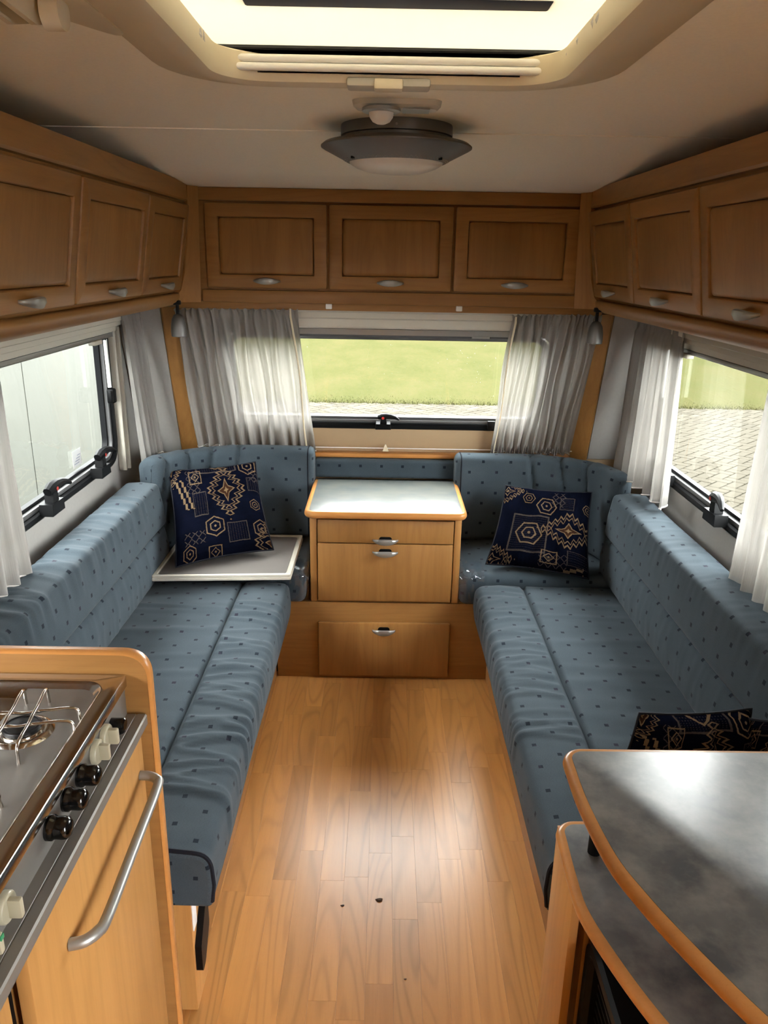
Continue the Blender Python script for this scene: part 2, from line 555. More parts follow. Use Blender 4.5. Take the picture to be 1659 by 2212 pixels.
def wall_boxes(side, holes, y0=-1.18, y1=3.33, z1=2.0, t=0.03):
    x = X0+side*XW
    xa, xb = (x, x+t) if side > 0 else (x-t, x)
    b = B()
    ys = y0
    for (ya, yb, za, zb) in sorted(holes):
        b.box((xa, ys, -0.05), (xb, ya, z1))
        b.box((xa, ya, -0.05), (xb, yb, za))
        b.box((xa, ya, zb), (xb, yb, z1))
        ys = yb
    b.box((xa, ys, -0.05), (xb, y1, z1))
    return b
WY0, WY1, WZ0, WZ1 = 1.64, 2.945, 0.855, 1.385
structure(wall_boxes(-1, [(WY0, WY1, WZ0, WZ1), (0.0, 0.98, 1.04, 1.40)]).build('wall_left', wall_mat, smooth=0))
structure(wall_boxes(1, [(WY0, WY1, WZ0, WZ1), (-0.85, -0.2, 0.03, 1.80)]).build('wall_right', wall_mat, smooth=0))
structure(box('wall_back_unseen', (X0-XW-0.03, -1.18, -0.05), (X0+XW+0.03, -1.15, 2.0), wood_z))  # unseen, set close behind the camera in wood to cut bounced light

def tbox(b, x0, x1, z0, z1, d0, d1):
    P = lambda x, z, d: (x, yfront(z)+d, z)
    b.add([P(x0, z0, d0), P(x1, z0, d0), P(x1, z0, d1), P(x0, z0, d1), P(x0, z1, d0), P(x1, z1, d0), P(x1, z1, d1), P(x0, z1, d1)],
          [(3, 2, 1, 0), (4, 5, 6, 7), (0, 1, 5, 4), (1, 2, 6, 5), (2, 3, 7, 6), (3, 0, 4, 7)])
    return b
FX0, FX1, FZ0, FZ1 = -0.645, 0.675, 0.945, 1.345
b = B()
b.box((X0-XW-0.03, 3.285, -0.05), (X0+XW+0.03, 3.33, 0.8))
tbox(b, X0-XW-0.03, FX0, 0.8, 1.46, 0, 0.04)
tbox(b, FX1, X0+XW+0.03, 0.8, 1.46, 0, 0.04)
tbox(b, X0-XW-0.03, X0+XW+0.03, 1.46, 2.0, 0, 0.04)
tbox(b, FX0, FX1, 0.8, FZ0, 0, 0.04)
tbox(b, FX0, FX1, FZ1, 1.46, 0, 0.04)
structure(b.build('wall_front', wall_beige, smooth=0))

# ceiling: flat at the back, curving down towards the front, cut out for the roof hatch
HX, HY0, HY1 = 0.322, 0.97, 1.535
prof = [(-1.18, 1.93), (HY0, 1.93), (HY1, 1.93), (2.17, 1.93), (2.30, 1.919), (2.45, 1.901), (2.58, 1.884), (2.69, 1.873), (2.85, 1.864), (3.0, 1.858), (3.33, 1.850)]
b = B()
xs = (X0-XW-0.03, -HX, HX, X0+XW+0.03)
for i in range(len(prof)-1):
    for j in range(3):
        if i == 1 and j == 1:
            continue
        (ya, za), (yb, zb) = prof[i], prof[i+1]
        b.add([(xs[j], ya, za), (xs[j+1], ya, za), (xs[j+1], yb, zb), (xs[j], yb, zb),
               (xs[j], ya, za+0.035), (xs[j+1], ya, za+0.035), (xs[j+1], yb, zb+0.035), (xs[j], yb, zb+0.035)],
              [(3, 2, 1, 0), (4, 5, 6, 7), (0, 1, 5, 4), (1, 2, 6, 5), (2, 3, 7, 6), (3, 0, 4, 7)])
structure(b.build('ceiling', lining, smooth=20))
structure(box('trim_1', (X0-XW, 2.172, 1.9275), (X0+XW, 2.180, 1.9305), lining))

# ------------------------------------------------------------------ windows
def ring(b, C, U, Vv, N, w, h, r, prof, n=7):
    """closed ring around a rounded rectangle; prof: list of (inset, depth along N)"""
    C, U, Vv, N = Vector(C), Vector(U), Vector(Vv), Vector(N)
    loops = []
    for ins, d in prof:
        loops.append([C+U*p[0]+Vv*p[1]+N*d for p in rrect(w-2*ins, h-2*ins, max(r-ins, 0.004), n)])
    b.loft(loops, ring=True)
    return b
def slab(b, C, U, Vv, N, w, h, r, prof, n=5):
    C, U, Vv, N = Vector(C), Vector(U), Vector(Vv), Vector(N)
    loops = [[C+U*p[0]+Vv*p[1]+N*d for p in rrect(w-2*ins, h-2*ins, max(r-ins, 0.0005), n)] for ins, d in prof]
    b.loft(loops)
    return b

def latch(parent, C, U, N, flip=1, k=1.0):
    """black turning catch on a block: U along the frame, N into the room"""
    C, U, N = Vector(C), Vector(U), Vector(N)
    W_ = U.cross(N)
    if W_.z < 0: W_ = -W_
    def P(u, v, n): return C+U*(u*flip*k)+W_*(v*k)+N*(n*k)
    b = B()
    for (u0, u1, v0, v1, n0, n1) in ((-0.032, 0.034, -0.012, 0.014, 0.0, 0.03), (-0.012, 0.016, 0.014, 0.040, 0.006, 0.026)):
        b.loft([[P(u0, v0, n0), P(u1, v0, n0), P(u1, v0, n1), P(u0, v0, n1)], [P(u0+0.003, v1, n0), P(u1-0.003, v1, n0), P(u1-0.003, v1, n1), P(u0+0.003, v1, n1)]])
    blk = b.build('latch', black_pl, parent)
    b = B()
    b.tube([P(-0.020, 0.040, 0.018), P(-0.004, 0.046, 0.020), P(0.014, 0.049, 0.022), P(0.034, 0.050, 0.026), P(0.052, 0.046, 0.030), P(0.068, 0.038, 0.034)], [q*k for q in (0.010, 0.013, 0.012, 0.009, 0.007, 0.004)], 10)
    b.build('lever', black_pl, blk)
    B().lathe([(0.006, -0.001), (0.006, 0.002)], P(0.0, 0.044, 0.032), (U, W_, N), 12).build('button', red_pl, blk)

def side_window(side, n):
    x = X0+side*XW
    yc, zc = (WY0+WY1)/2, (WZ0+WZ1)/2
    w, h = WY1-WY0, WZ1-WZ0
    U, Vv, N = (0, 1, 0), (0, 0, 1), (-side, 0, 0)
    t = thing('window_%d' % n, None, None, (x, yc, WZ0), kind='structure')
    t['label'] = 'caravan side window with rounded black rubber frame, %s' % ('white panel outside' if side < 0 else 'paving outside')
    ring(B(), (x, yc, zc), U, Vv, N, w+0.03, h+0.03, 0.085, [(0, -0.03), (0, 0.006), (0.008, 0.012), (0.022, 0.012), (0.028, 0.004), (0.028, -0.03)]).build('rubber_frame', rubber, t)
    ring(B(), (x, yc, zc), U, Vv, N, w-0.028, h-0.028, 0.07, [(0, -0.03), (0, 0.002), (0.006, 0.004), (0.014, 0.002), (0.014, -0.03)]).build('aluminium_seal', seal_alu, t)
    ring(B(), (x, yc, zc), U, Vv, N, w-0.058, h-0.058, 0.06, [(0, -0.032), (0, -0.012), (0.010, -0.012), (0.010, -0.032)]).build('pane_gasket', rubber, t)
    p = B()
    slab(p, (x, yc, zc), U, Vv, N, w-0.06, h-0.06, 0.06, [(0, -0.034), (0, -0.028)])
    p.build('pane', acrylic, t)
    # blind cassette along the top with a pull tab
    xa = x-side*0.010
    prof2 = [(0.0, 1.425), (0.055, 1.425), (0.060, 1.415), (0.060, 1.388), (0.046, 1.383), (0.046, 1.368), (0.032, 1.364), (0.030, 1.346), (0.0, 1.344)]
    B().prism([(xa-side*d, z) for d, z in prof2], 'y', WY0-0.04, WY1+0.03).build('blind_cassette', cream_dim, t)
    B().box((xa-side*0.03, WY0+0.02, 1.330), (xa-side*0.008, WY1-0.02, 1.345), 0.002).build('blind_end_bar', silver, t)
    ytab = 2.70 if side < 0 else 2.62
    tb = box('pull_tab', tuple(sorted((xa-side*0.020, xa-side*0.045)))[:1]+(ytab, 1.318), tuple(sorted((xa-side*0.020, xa-side*0.045)))[1:]+(ytab+0.07, 1.333), cream_dim, t, 0.003)
    # guides of the blind beside the window
    for k, (dy, dd) in enumerate(((0.032, 0.032), (0.050, 0.026), (0.064, 0.038), (0.080, 0.022))):
        a, bb = sorted((x-side*0.002, x-side*dd))
        box('blind_guide', (a, WY1+dy-0.006, 0.80), (bb, WY1+dy+0.006, 1.36), cream if k % 2 else cream_dim, t, 0.003)
    # catches along the bottom, and one half way up at the far end
    zl = WZ0+0.016
    for yy in ((2.27, 2.70) if side < 0 else (2.28, 2.74)):
        latch(t, (x-side*0.008, yy, zl), (0, 1, 0), (-side, 0, 0), 1 if side < 0 else -1, 1.4)
    yy = WY1-0.02
    s_ = B()
    s_.box(tuple(min(a, c) for a, c in zip((x-side*0.002, yy-0.02, 1.08), (x-side*0.03, yy+0.014, 1.135))), tuple(max(a, c) for a, c in zip((x-side*0.002, yy-0.02, 1.08), (x-side*0.03, yy+0.014, 1.135))), 0.006)
    s_.box(tuple(min(a, c) for a, c in zip((x-side*0.014, yy-0.042, 1.085), (x-side*0.03, yy-0.018, 1.13))), tuple(max(a, c) for a, c in zip((x-side*0.014, yy-0.042, 1.085), (x-side*0.03, yy-0.018, 1.13))), 0.006)
    s_.build('stay_clamp', black_pl, t)
    B().tube([(x-side*0.012, yy-0.004, 1.14), (x-side*0.012, yy-0.008, 1.32)], 0.0075, 8).build('stay_arm', white_pl, t)
    B().lathe([(0.010, -0.006), (0.010, 0.006)], (x-side*0.012, yy-0.008, 1.325), 'x', 14).build('stay_pivot', black_pl, t)
    if side < 0:
        # small printed sticker low on the pane
        st = box('sticker', (x+0.0285-0.0555, 2.60, 0.905), (x+0.0285-0.0550, 2.675, 0.965), sticker_mat, t)
        for k in range(4):
            box('print_line', (x-0.0265, 2.61+0.01*k, 0.915+0.009*k), (x-0.0262, 2.655+0.004*k, 0.918+0.009*k), plain('sticker_print', (0.25, 0.27, 0.36), 0.6) if k == 0 else bpy.data.materials['sticker_print'], st)
    return t
side_window(-1, 1)
side_window(1, 2)

def front_window():
    t = thing('window_3', None, None, (X0, yfront(FZ0), FZ0), kind='structure')
    t['label'] = 'wide front caravan window between white curtains, lawn outside'
    Vv = Vector((0, -0.30, 1)).normalized()
    N = Vector((0, -1, -0.30)).normalized()
    U = (1, 0, 0)
    xc, zc = (FX0+FX1)/2, (FZ0+FZ1)/2
    C = Vector((xc, yfront(zc), zc))
    w, h = FX1-FX0, (FZ1-FZ0)/Vv.z
    ring(B(), C, U, Vv, N, w+0.03, h+0.03, 0.07, [(0, -0.03), (0, 0.006), (0.006, 0.012), (0.020, 0.012), (0.026, 0.004), (0.026, -0.03)]).build('rubber_frame', rubber, t)
    ring(B(), C, U, Vv, N, w-0.026, h-0.026, 0.055, [(0, -0.03), (0, 0.002), (0.006, 0.005), (0.013, 0.002), (0.013, -0.03)]).build('aluminium_seal', seal_alu, t)
    ring(B(), C, U, Vv, N, w-0.052, h-0.052, 0.05, [(0, -0.03), (0, -0.008), (0.010, -0.008), (0.010, -0.03)]).build('pane_gasket', seal_alu, t)
    p = B(); slab(p, C, U, Vv, N, w-0.056, h-0.056, 0.05, [(0, -0.034), (0, -0.028)])
    p.build('pane', acrylic, t)
    # rain drops clinging to the outside of the pane
    b = B()
    r = random.Random(3)
    for k in range(110):
        u, v = r.uniform(-0.33, 0.47), r.uniform(-0.02, h/2-0.05) if r.random() < 0.75 else r.uniform(-0.1, h/2-0.05)
        q = r.uniform(0.0010, 0.0021)
        c = C+Vector(U)*u+Vv*v-N*0.034
        b.lathe([(q, 0), (q*0.8, -q*0.4), (q*0.3, -q*0.62)], c, (Vector(U), Vv, N), 6)
    b.build('rain_drops', film, t, kind='stuff')
    latch(t, C+Vector((0.0-xc, 0, 0))+Vv*(-h/2+0.010)+N*0.006, (1, 0, 0), N, 1)
    for ux in (0.46, -0.5):
        q = C+Vector((ux-xc, 0, 0))+Vv*(-h/2+0.014)+N*0.008
        b = B().box(q-Vector((0.016, 0.014, 0.016)), q+Vector((0.016, 0.006, 0.018)), 0.003)
        b.build('frame_clip', black_pl, t)
    # fluted blind cassette
    def P(d, z): return (yfront(z)-d, z)
    pr = [P(0, 1.452), P(0.06, 1.452), P(0.064, 1.444), P(0.064, 1.428), P(0.052, 1.422), P(0.052, 1.402), P(0.040, 1.396), P(0.040, 1.366), P(0.034, 1.360), P(0, 1.358)]
    B().prism(pr, 'x', FX0-0.05, FX1+0.05).build('blind_cassette', cream_dim, t)
    B().prism([P(0.0, 1.358), P(0.03, 1.358), P(0.03, 1.335), P(0.0, 1.335)], 'x', FX0-0.02, FX1+0.02).build('blind_end_bar', silver, t)
    B().prism([P(0.012, 1.337), P(0.034, 1.337), P(0.034, 1.328), P(0.012, 1.328)], 'x', 0.345, 0.415).build('pull_tab', silver, t)
front_window()

# ------------------------------------------------------------------ roof hatch
def hatch():
    yc = (HY0+HY1)/2
    t = thing('roof_hatch', 'cream framed roof hatch with milky translucent dome lid', 'roof hatch', (0, yc, ZC-0.035))
    C, U, Vv, N = (0, yc, ZC), (1, 0, 0), (0, 1, 0), (0, 0, -1)
    w, h = 2*HX+0.155, HY1-HY0+0.215
    ring(B(), C, U, Vv, N, w, h, 0.19, [(0, 0.0), (0.004, 0.003), (0.040, 0.008), (0.062, 0.014), (0.084, 0.016), (0.098, 0.012), (0.104, 0.002), (0.105, -0.03), (0.095, -0.034), (0.0, -0.002)], 9).build('surround', cream, t)
    # thinner notch in the front lip with the blind catch
    n = B().box((-0.075, HY1-0.002, ZC-0.019), (0.075, HY1+0.045, ZC-0.004), 0.005)
    n.build('catch_recess', cream_dim, t)
    box('catch', (-0.026, HY1-0.008, ZC-0.024), (0.026, HY1+0.026, ZC-0.006), cream, t, 0.004)
    b = B()
    s = 0.004
    for x0, x1, y0, y1 in ((-HX-s, HX+s, HY1, HY1+s), (-HX-s, HX+s, HY0-s, HY0), (-HX-s, -HX, HY0, HY1), (HX, HX+s, HY0, HY1)):
        b.box((x0, y0, ZC), (x1, y1, ZC+0.036))
    b.build('shaft_lining', white_pl, t, smooth=0)
    for k, (yy, zz, rr) in enumerate(((HY1-0.012, 1.937, 0.0066), (HY1-0.010, 1.9505, 0.0066))):
        B().tube([(-HX+0.012, yy, zz), (HX-0.012, yy, zz)], rr, 12).build('blind_rail', white_pl, t)
    for sgn in (-1, 1):
        b = B()
        r = random.Random(11+sgn)
        pts, rad = [], []
        for k in range(60):
            y = HY0+0.03+(HY1-HY0-0.05)*k/59
            pts.append((sgn*(HX-0.012)+r.uniform(-.003, .003), y, 1.951+r.uniform(-.003, .003))); rad.append(0.012+r.uniform(-.004, .004))
        b.tube(pts, rad, 9)
        b.build('fluffy_seal', fluff, t)
    ring(B(), (0, yc, 1.965), U, Vv, (0, 0, 1), 2*HX+0.09, HY1-HY0+0.10, 0.07, [(0, 0), (0, 0.009), (0.046, 0.009), (0.054, 0.003), (0.054, 0)]).build('gasket', rubber, t)
    d = B()
    slab(d, (0, yc, 1.972), U, Vv, (0, 0, 1), 2*HX+0.09, HY1-HY0+0.10, 0.09, [(0.0, 0.002), (0.050, 0.003), (0.056, 0.006), (0.062, 0.016), (0.085, 0.024), (0.15, 0.030)], 8)
    d.build('dome', dome_mat, t)
    B().box((-0.215, 1.27, 1.972), (0.235, 1.316, 1.984), 0.004).build('cross_bar', plain('dark_blue_grey_bar', (0.04, 0.05, 0.08), 0.5), t)
hatch()

# ------------------------------------------------------------------ outside
GZ = -0.5
def outside():
    g = structure(box('ground_paving', (-14, -14, GZ-0.06), (16, 12.6, GZ-0.012), soil_mat))
    g['label'] = 'pale concrete block paving outside the windows'
    W_, L_ = 0.12, 0.24
    c45, gap, hgt = math.sqrt(0.5), 0.011, 0.05
    bricks = []
    for k in range(-90, 150):
        for m in range(-60, 60):
            for kind in (0, 1):
                ox, oy = ((-k+4*m), k) if kind == 0 else (2-k+4*m, k)
                w, h = (2, 1) if kind == 0 else (1, 2)
                cx, cy = (ox+w/2)*W_, (oy+h/2)*W_
                x, y = (cx-cy)*c45+1.0, (cx+cy)*c45+4.0
                if -4.5 < x < 10.5 and 4.0 < y < 11.82 and abs(x) < y*1.05+1:
                    bricks.append((x, y, kind))
    def near(q):
        x, y, _ = q
        ok = 0.36 < x/y < 0.58 and y > 5.4
        return (0 if ok else 1, math.hypot(x, y))
    bricks.sort(key=near)
    r = random.Random(5)
    def brick(b, x, y, z, kind, tilt):
        w, h = (L_-gap, W_-gap) if kind == 0 else (W_-gap, L_-gap)
        lo, hi = rrect(w, h, 0.012, 1), rrect(w-0.008, h-0.008, 0.010, 1)
        T = lambda p, zz: (x+(p[0]-p[1])*c45, y+(p[0]+p[1])*c45, z+zz+tilt*p[0])
        b.loft([[T(p, -hgt) for p in lo], [T(p, -0.004) for p in lo], [T(p, 0) for p in hi]], cap0=False)
    meshes = {}
    for x, y, kind in bricks[:300]:
        if kind not in meshes:
            b = B(); brick(b, 0, 0, 0, kind, 0)
            o = b.build('paver', paver_mat, g, smooth=0)
            meshes[kind] = o.data
        else:
            o = bpy.data.objects.new('paver', meshes[kind])
            COL.objects.link(o); o.parent = g
        o.location = Vector((x, y, GZ-hgt/2+r.uniform(-.002, .002)))-WL[g.name]
    b = B()
    for x, y, kind in bricks[300:]:
        brick(b, x, y, GZ+r.uniform(-.002, .002), kind, r.uniform(-.01, .01))
    b.build('paver_field', paver_mat, g, smooth=0, kind='stuff')
    lawn = B()
    nx, ny = 60, 60
    f = wobble(4, 8, 0.15, 0.9)
    vs, fs = [], []
    for j in range(ny+1):
        y = 11.80+(j/ny)**2*110
        for i in range(nx+1):
            x = -70+140*i/nx
            vs.append((x, y, GZ-0.014+0.029*min(1, (y-11.80)*6)+0.04*f(x, y)*min(1, (y-11.80)*0.3)))
    for j in range(ny):
        for i in range(nx):
            a = j*(nx+1)+i
            fs.append((a, a+1, a+nx+2, a+nx+1))
    lawn.add(vs, fs)
    lo = structure(lawn.build('lawn', grass_mat))
    lo['label'] = 'mown green lawn beyond the paving'
    b = B()
    for k in range(9000):
        x = r.uniform(-5, 11); y = 11.78+abs(r.gauss(0, 0.25)); h = r.uniform(0.015, 0.04)
        a = r.uniform(0, 6.28); dx, dy = math.cos(a)*0.006, math.sin(a)*0.006
        b.add([(x-dx, y-dy, GZ), (x+dx, y+dy, GZ), (x+r.uniform(-.02, .02), y+r.uniform(-.02, .02), GZ+h)], [(0, 1, 2)])
    gr = b.build('grass_fringe', grass_mat, smooth=0)
    tag(gr, 'longer grass blades along the edge of the paving', 'grass', kind='stuff')
    # neighbouring white caravan
    t = thing('parked_caravan', 'white panelled side of the caravan parked outside the window', 'caravan', (-2.6, 3.0, GZ))
    pr = [(-2.55, -0.40), (-2.55, 2.0), (-2.62, 2.12), (-2.8, 2.2), (-4.6, 2.2), (-4.78, 2.1), (-4.8, -0.40)]
    B().prism(pr, 'y', -1.6, 5.45).build('side_panel', neigh_white, t)
    B().prism(pr, 'y', 5.462, 8.6).build('side_panel', neigh_white, t)
    B().prism([(x-0.012 if x > -3 else x+0.012, z) for x, z in pr], 'y', 5.44, 5.47).build('panel_joint', neigh_seam, t)
    B().box((-4.6, -1.4, -0.46), (-2.7, 8.4, -0.40)).build('chassis', rubber, t)
    for y in (3.0, 3.8):
        B().lathe([(0.14, -0.09), (0.31, -0.09), (0.33, -0.05), (0.33, 0.05), (0.31, 0.09), (0.14, 0.09)], (-2.85, y, GZ+0.33), 'x', 28).build('wheel', rubber, t)
outside()

# ------------------------------------------------------------------ overhead cabinets
def handle(parent, C, U, Vv, N, w=0.10, mat=None, deep=False):
    C, U, Vv, N = Vector(C), Vector(U), Vector(Vv), Vector(N)
    loops = []
    for i in range(17):
        u = -1+2*i/16
        k = 1-u*u
        n = 0.003+0.026*k**0.7
        h = 0.003+0.0095*k
        pts = ((-h, n-0.009), (-h*0.95, n-0.001), (0, n+0.003), (h*0.8, n+0.001), (h, n-0.004), (h*0.2, n-0.010))
        loops.append([C+U*(u*w/2)+Vv*v+N*q for v, q in pts])
    hd = B().loft(loops).build('handle', mat or silver, parent, smooth=50)
    r = B(); slab(r, C+Vv*0.004, U, Vv, N, w*0.5, 0.020, 0.010, [(0, -0.001), (0, 0.0006), (0.001, 0.0008)], 5)
    if deep: r.build('recess_shade_plate', black_pl, parent)  # flat black plate paints the shade of a finger hollow behind the handle
    return hd

def door(parent, C, U, Vv, N, w, h, fw=0.048, name='door', grain='x'):
    b = B()
    ring(b, C, U, Vv, N, w, h, 0.006, [(0, 0), (0, 0.012), (0.002, 0.0150), (0.014, 0.019), (fw-0.008, 0.019), (fw-0.002, 0.0178), (fw, 0.015), (fw+0.001, 0.004), (fw+0.001, 0)], 4)
    d = b.build(name, wood_x if grain == 'x' else wood_y, parent)
    p = B()
    slab(p, C, U, Vv, N, w-2*fw-0.005, h-2*fw-0.005, 0.012, [(0, 0.002), (0, 0.0105), (0.003, 0.0130), (0.012, 0.0145), (0.03, 0.0150)], 4)
    p.build('center_panel', wood_z, d)
    handle(d, Vector(C)-Vector(Vv)*(h/2-0.026)+Vector(N)*0.019, U, Vv, N)
    return d

def side_cabinet(s):
    X = lambda d: X0+s*d
    side = 'left' if s < 0 else 'right'
    t = thing('overhead_cabinet', 'beech overhead cabinet run above the window onto the %s' % ('white parked caravan' if s < 0 else 'brick paving'),
              'cabinet', (X(0.9), 1.9, 1.43), 'overhead cabinets')
    ya, yb = 0.32, 2.985
    poly = [(0.735, 1.864), (0.735, 1.80), (0.787, 1.50), (0.80, 1.462), (0.85, 1.437), (1.055, 1.428), (1.055, 1.864)]
    B().prism([(X(d), z) for d, z in poly], 'y', ya, yb).build('body', wood_y, t, smooth=20)
    B().prism([(X(d), z) for d, z in [(0.722, 1.867), (0.720, 1.810), (0.724, 1.804), (0.737, 1.802), (0.737, 1.867)]], 'y', ya, yb).build('top_rail', wood_y, t)
    B().prism([(X(d), z) for d, z in [(0.776, 1.490), (0.770, 1.484), (0.772, 1.470), (0.782, 1.456), (0.805, 1.443), (0.86, 1.432), (0.86, 1.49)]], 'y', ya, yb-0.03).build('bottom_rail', wood_y, t, smooth=60)
    a, c = Vector((X(0.778), 0, 1.500)), Vector((X(0.728), 0, 1.797))
    Vv = (c-a).normalized()
    U = Vector((0, 1, 0)) * (1 if s < 0 else -1)
    N = Vector((-s*Vv.z, 0, s*Vv.x)); N.normalize()
    if N.x*s > 0: N = -N
    h = (c-a).length
    edges = [2.948, 2.470, 1.932, 1.395, 0.858, 0.33]
    for y1, y0 in zip(edges[:-1], edges[1:]):
        C = (a+c)/2; C.y = (y0+y1)/2
        door(t, C, U, Vv, N, y1-y0-0.008, h-0.006, grain='y')
    # curved corner post towards the front cabinet
    lev = [(1.858, 0.718, 0.690), (1.76, 0.722, 0.692), (1.66, 0.730, 0.695), (1.56, 0.745, 0.698), (1.50, 0.762, 0.700), (1.455, 0.800, 0.702)]
    loops = []
    for z, d0, d1 in lev:
        loops.append([(X(d0), 2.948, z), (X((d0+d1)/2), 2.975, z), (X(d1), 2.992, z), (X(d1+0.02), 3.02, z), (X(d0+0.06), 3.02, z), (X(d0+0.06), 2.96, z)])
    B().loft(loops).build('corner_post', wood_z, t, smooth=50)
    return t
side_cabinet(-1)
side_cabinet(1)

def front_cabinet():
    t = thing('overhead_cabinet', 'beech overhead cabinet with three doors above the front window', 'cabinet', (0.02, 3.05, 1.43), 'overhead cabinets')
    xa, xb = -0.685, 0.728
    B().prism([(3.012, 1.855), (3.012, 1.46), (3.03, 1.455), (yfront(1.455), 1.455), (yfront(1.855), 1.855)], 'x', xa-0.02, xb+0.02).build('body', wood_x, t, smooth=0)
    box('top_rail', (xa, 2.996, 1.812), (xb, 3.014, 1.857), wood_x, t, 0.003)
    box('bottom_rail', (xa, 2.994, 1.456), (xb, 3.014, 1.502), wood_x, t, 0.004)
    box('lower_batten', (xa-0.10, 3.024, 1.430), (xb+0.10, 3.048, 1.458), wood_x, t, 0.002)
    xs = [-0.668, -0.213, 0.250, 0.714]
    for x0, x1 in zip(xs[:-1], xs[1:]):
        door(t, ((x0+x1)/2, 3.008, 1.657), (1, 0, 0), (0, 0, 1), (0, -1, 0), x1-x0-0.009, 0.296, grain='x')
    for x in (-0.213, 0.282):
        c = B().box((x-0.012, 3.012, 1.436), (x+0.012, 3.026, 1.456), 0.003)
        c.build('curtain_clip', white_pl, t)
front_cabinet()

# ------------------------------------------------------------------ front drawer cabinet and bench front
def counter_top(parent, outline, z0, z1, mat_top, name='worktop', band=0.018):
    """solid top with a rounded edge band and an inset laminate face; outline: 2D points counter-clockwise"""
    P = [Vector((x, y)) for x, y in outline]
    n = len(P)
    nor = []
    for i in range(n):
        t_ = (P[(i+1) % n]-P[i-1]).normalized()
        nor.append(Vector((t_.y, -t_.x)))
    def off(d, z): return [(p.x-q.x*d, p.y-q.y*d, z) for p, q in zip(P, nor)]
    zm = (z0+z1)/2; e = (z1-z0)/2
    prof = [(band, z0)]
    for k in range(9):
        a = math.pi*(-0.5+k/8)
        prof.append((e*0.8*(1-math.cos(a)), zm+e*math.sin(a)))
    prof.append((band, z1))
    w = B().loft([off(d, z) for d, z in prof], cap0=True, cap1=True).build(name, edge_wood, parent, smooth=40)
    B().loft([off(band-0.001, z1-0.003), off(band-0.001, z1+0.0006), off(band+0.0005, z1+0.0010)]).build('laminate', mat_top, w, smooth=20)
    return w

def fillet(pts, n=6):
    """pts: (x, y, radius)"""
    out = []
    m = len(pts)
    for i in range(m):
        p = Vector(pts[i][:2]); r = pts[i][2]
        a, c = Vector(pts[i-1][:2]), Vector(pts[(i+1) % m][:2])
        if r <= 0:
            out.append(tuple(p)); continue
        da, dc = (a-p).normalized(), (c-p).normalized()
        ang = da.angle(dc)
        tl = min(r/max(math.tan(ang/2), 1e-3), (a-p).length*0.49, (c-p).length*0.49)
        A_, C_ = p+da*tl, p+dc*tl
        for k in range(n+1):
            t_ = k/n
            out.append(tuple(A_*(1-t_)**2+p*2*t_*(1-t_)+C_*t_*t_))
    return out

def drawer_cabinet():
    t = thing('drawer_cabinet', 'beech drawer cabinet with pale cloudy top between the two sofas', 'cabinet', (0.016, 2.98, 0.335))
    xa, xb, yf = -0.272, 0.306, 2.765
    box('side_stile', (xa, yf-0.004, 0.338), (xa+0.026, yf+0.02, 0.688), wood_z, t, 0.003)
    box('side_stile', (xb-0.026, yf-0.004, 0.338), (xb, yf+0.02, 0.688), wood_z, t, 0.003)
    box('body', (xa+0.004, yf+0.012, 0.338), (xb-0.004, 3.19, 0.688), wood_z, t)
    box('plinth_strip', (xa+0.02, yf+0.002, 0.338), (xb-0.02, yf+0.016, 0.346), wood_x, t)
    for z0, z1, hz in ((0.588, 0.680, 0.601), (0.347, 0.584, 0.552)):
        d = box('drawer', (xa+0.030, yf-0.012, z0), (xb-0.030, yf+0.012, z1), wood_z, t, 0.003)
        handle(d, (0.017, yf-0.012, hz), (1, 0, 0), (0, 0, 1), (0, -1, 0), 0.098, deep=True)
    o = fillet([(-0.292, 2.722, 0.045), (0.324, 2.722, 0.045), (0.324, 3.192, 0.004), (-0.292, 3.192, 0.004)])
    counter_top(t, o, 0.692, 0.7195, lam_light, band=0.020)
drawer_cabinet()

def bench_front():
    t = thing('flap_cabinet', 'beech panel with a drop flap under the drawer cabinet', 'bench panel', (0.02, 2.79, 0.0))
    box('panel', (-0.41, 2.765, 0.0), (0.448, 2.785, 0.334), wood_x, t, 0.002)
    f = box('flap', (-0.243, 2.749, 0.016), (0.279, 2.766, 0.252), wood_z, t, 0.005)
    handle(f, (0.017, 2.749, 0.222), (1, 0, 0), (0, 0, 1), (0, -1, 0), 0.092, deep=True)
    for x in (-0.18, 0.016, 0.21):
        B().lathe([(0.004, 0), (0.004, 0.0012)], (x, 2.765, 0.318), (Vector((1, 0, 0)), Vector((0, 0, 1)), Vector((0, -1, 0))), 10).build('screw_cap', wood_x, t)
bench_front()

# ------------------------------------------------------------------ cushions
def resample(P, step):
    P = np.array(P, float)
    Q = np.vstack([P, P[:1]])
    d = np.r_[0, np.cumsum(np.linalg.norm(np.diff(Q, axis=0), axis=1))]
    m = max(24, int(d[-1]/step))
    s = np.linspace(0, d[-1], m, endpoint=False)
    return np.c_[[np.interp(s, d, Q[:, k]) for k in range(Q.shape[1])]].T, s, d[-1]

def catmull(P, n):
    P = [np.array(p, float) for p in P]
    P = [2*P[0]-P[1]]+P+[2*P[-1]-P[-2]]
    out = []
    for i in range(1, len(P)-2):
        for k in range(n):
            t = k/n
            a, b_, c, d = P[i-1:i+3]
            out.append(0.5*((2*b_)+(-a+c)*t+(2*a-5*b_+4*c-d)*t*t+(-a+3*b_-3*c+d)*t**3))
    out.append(P[-2])
    return np.array(out)

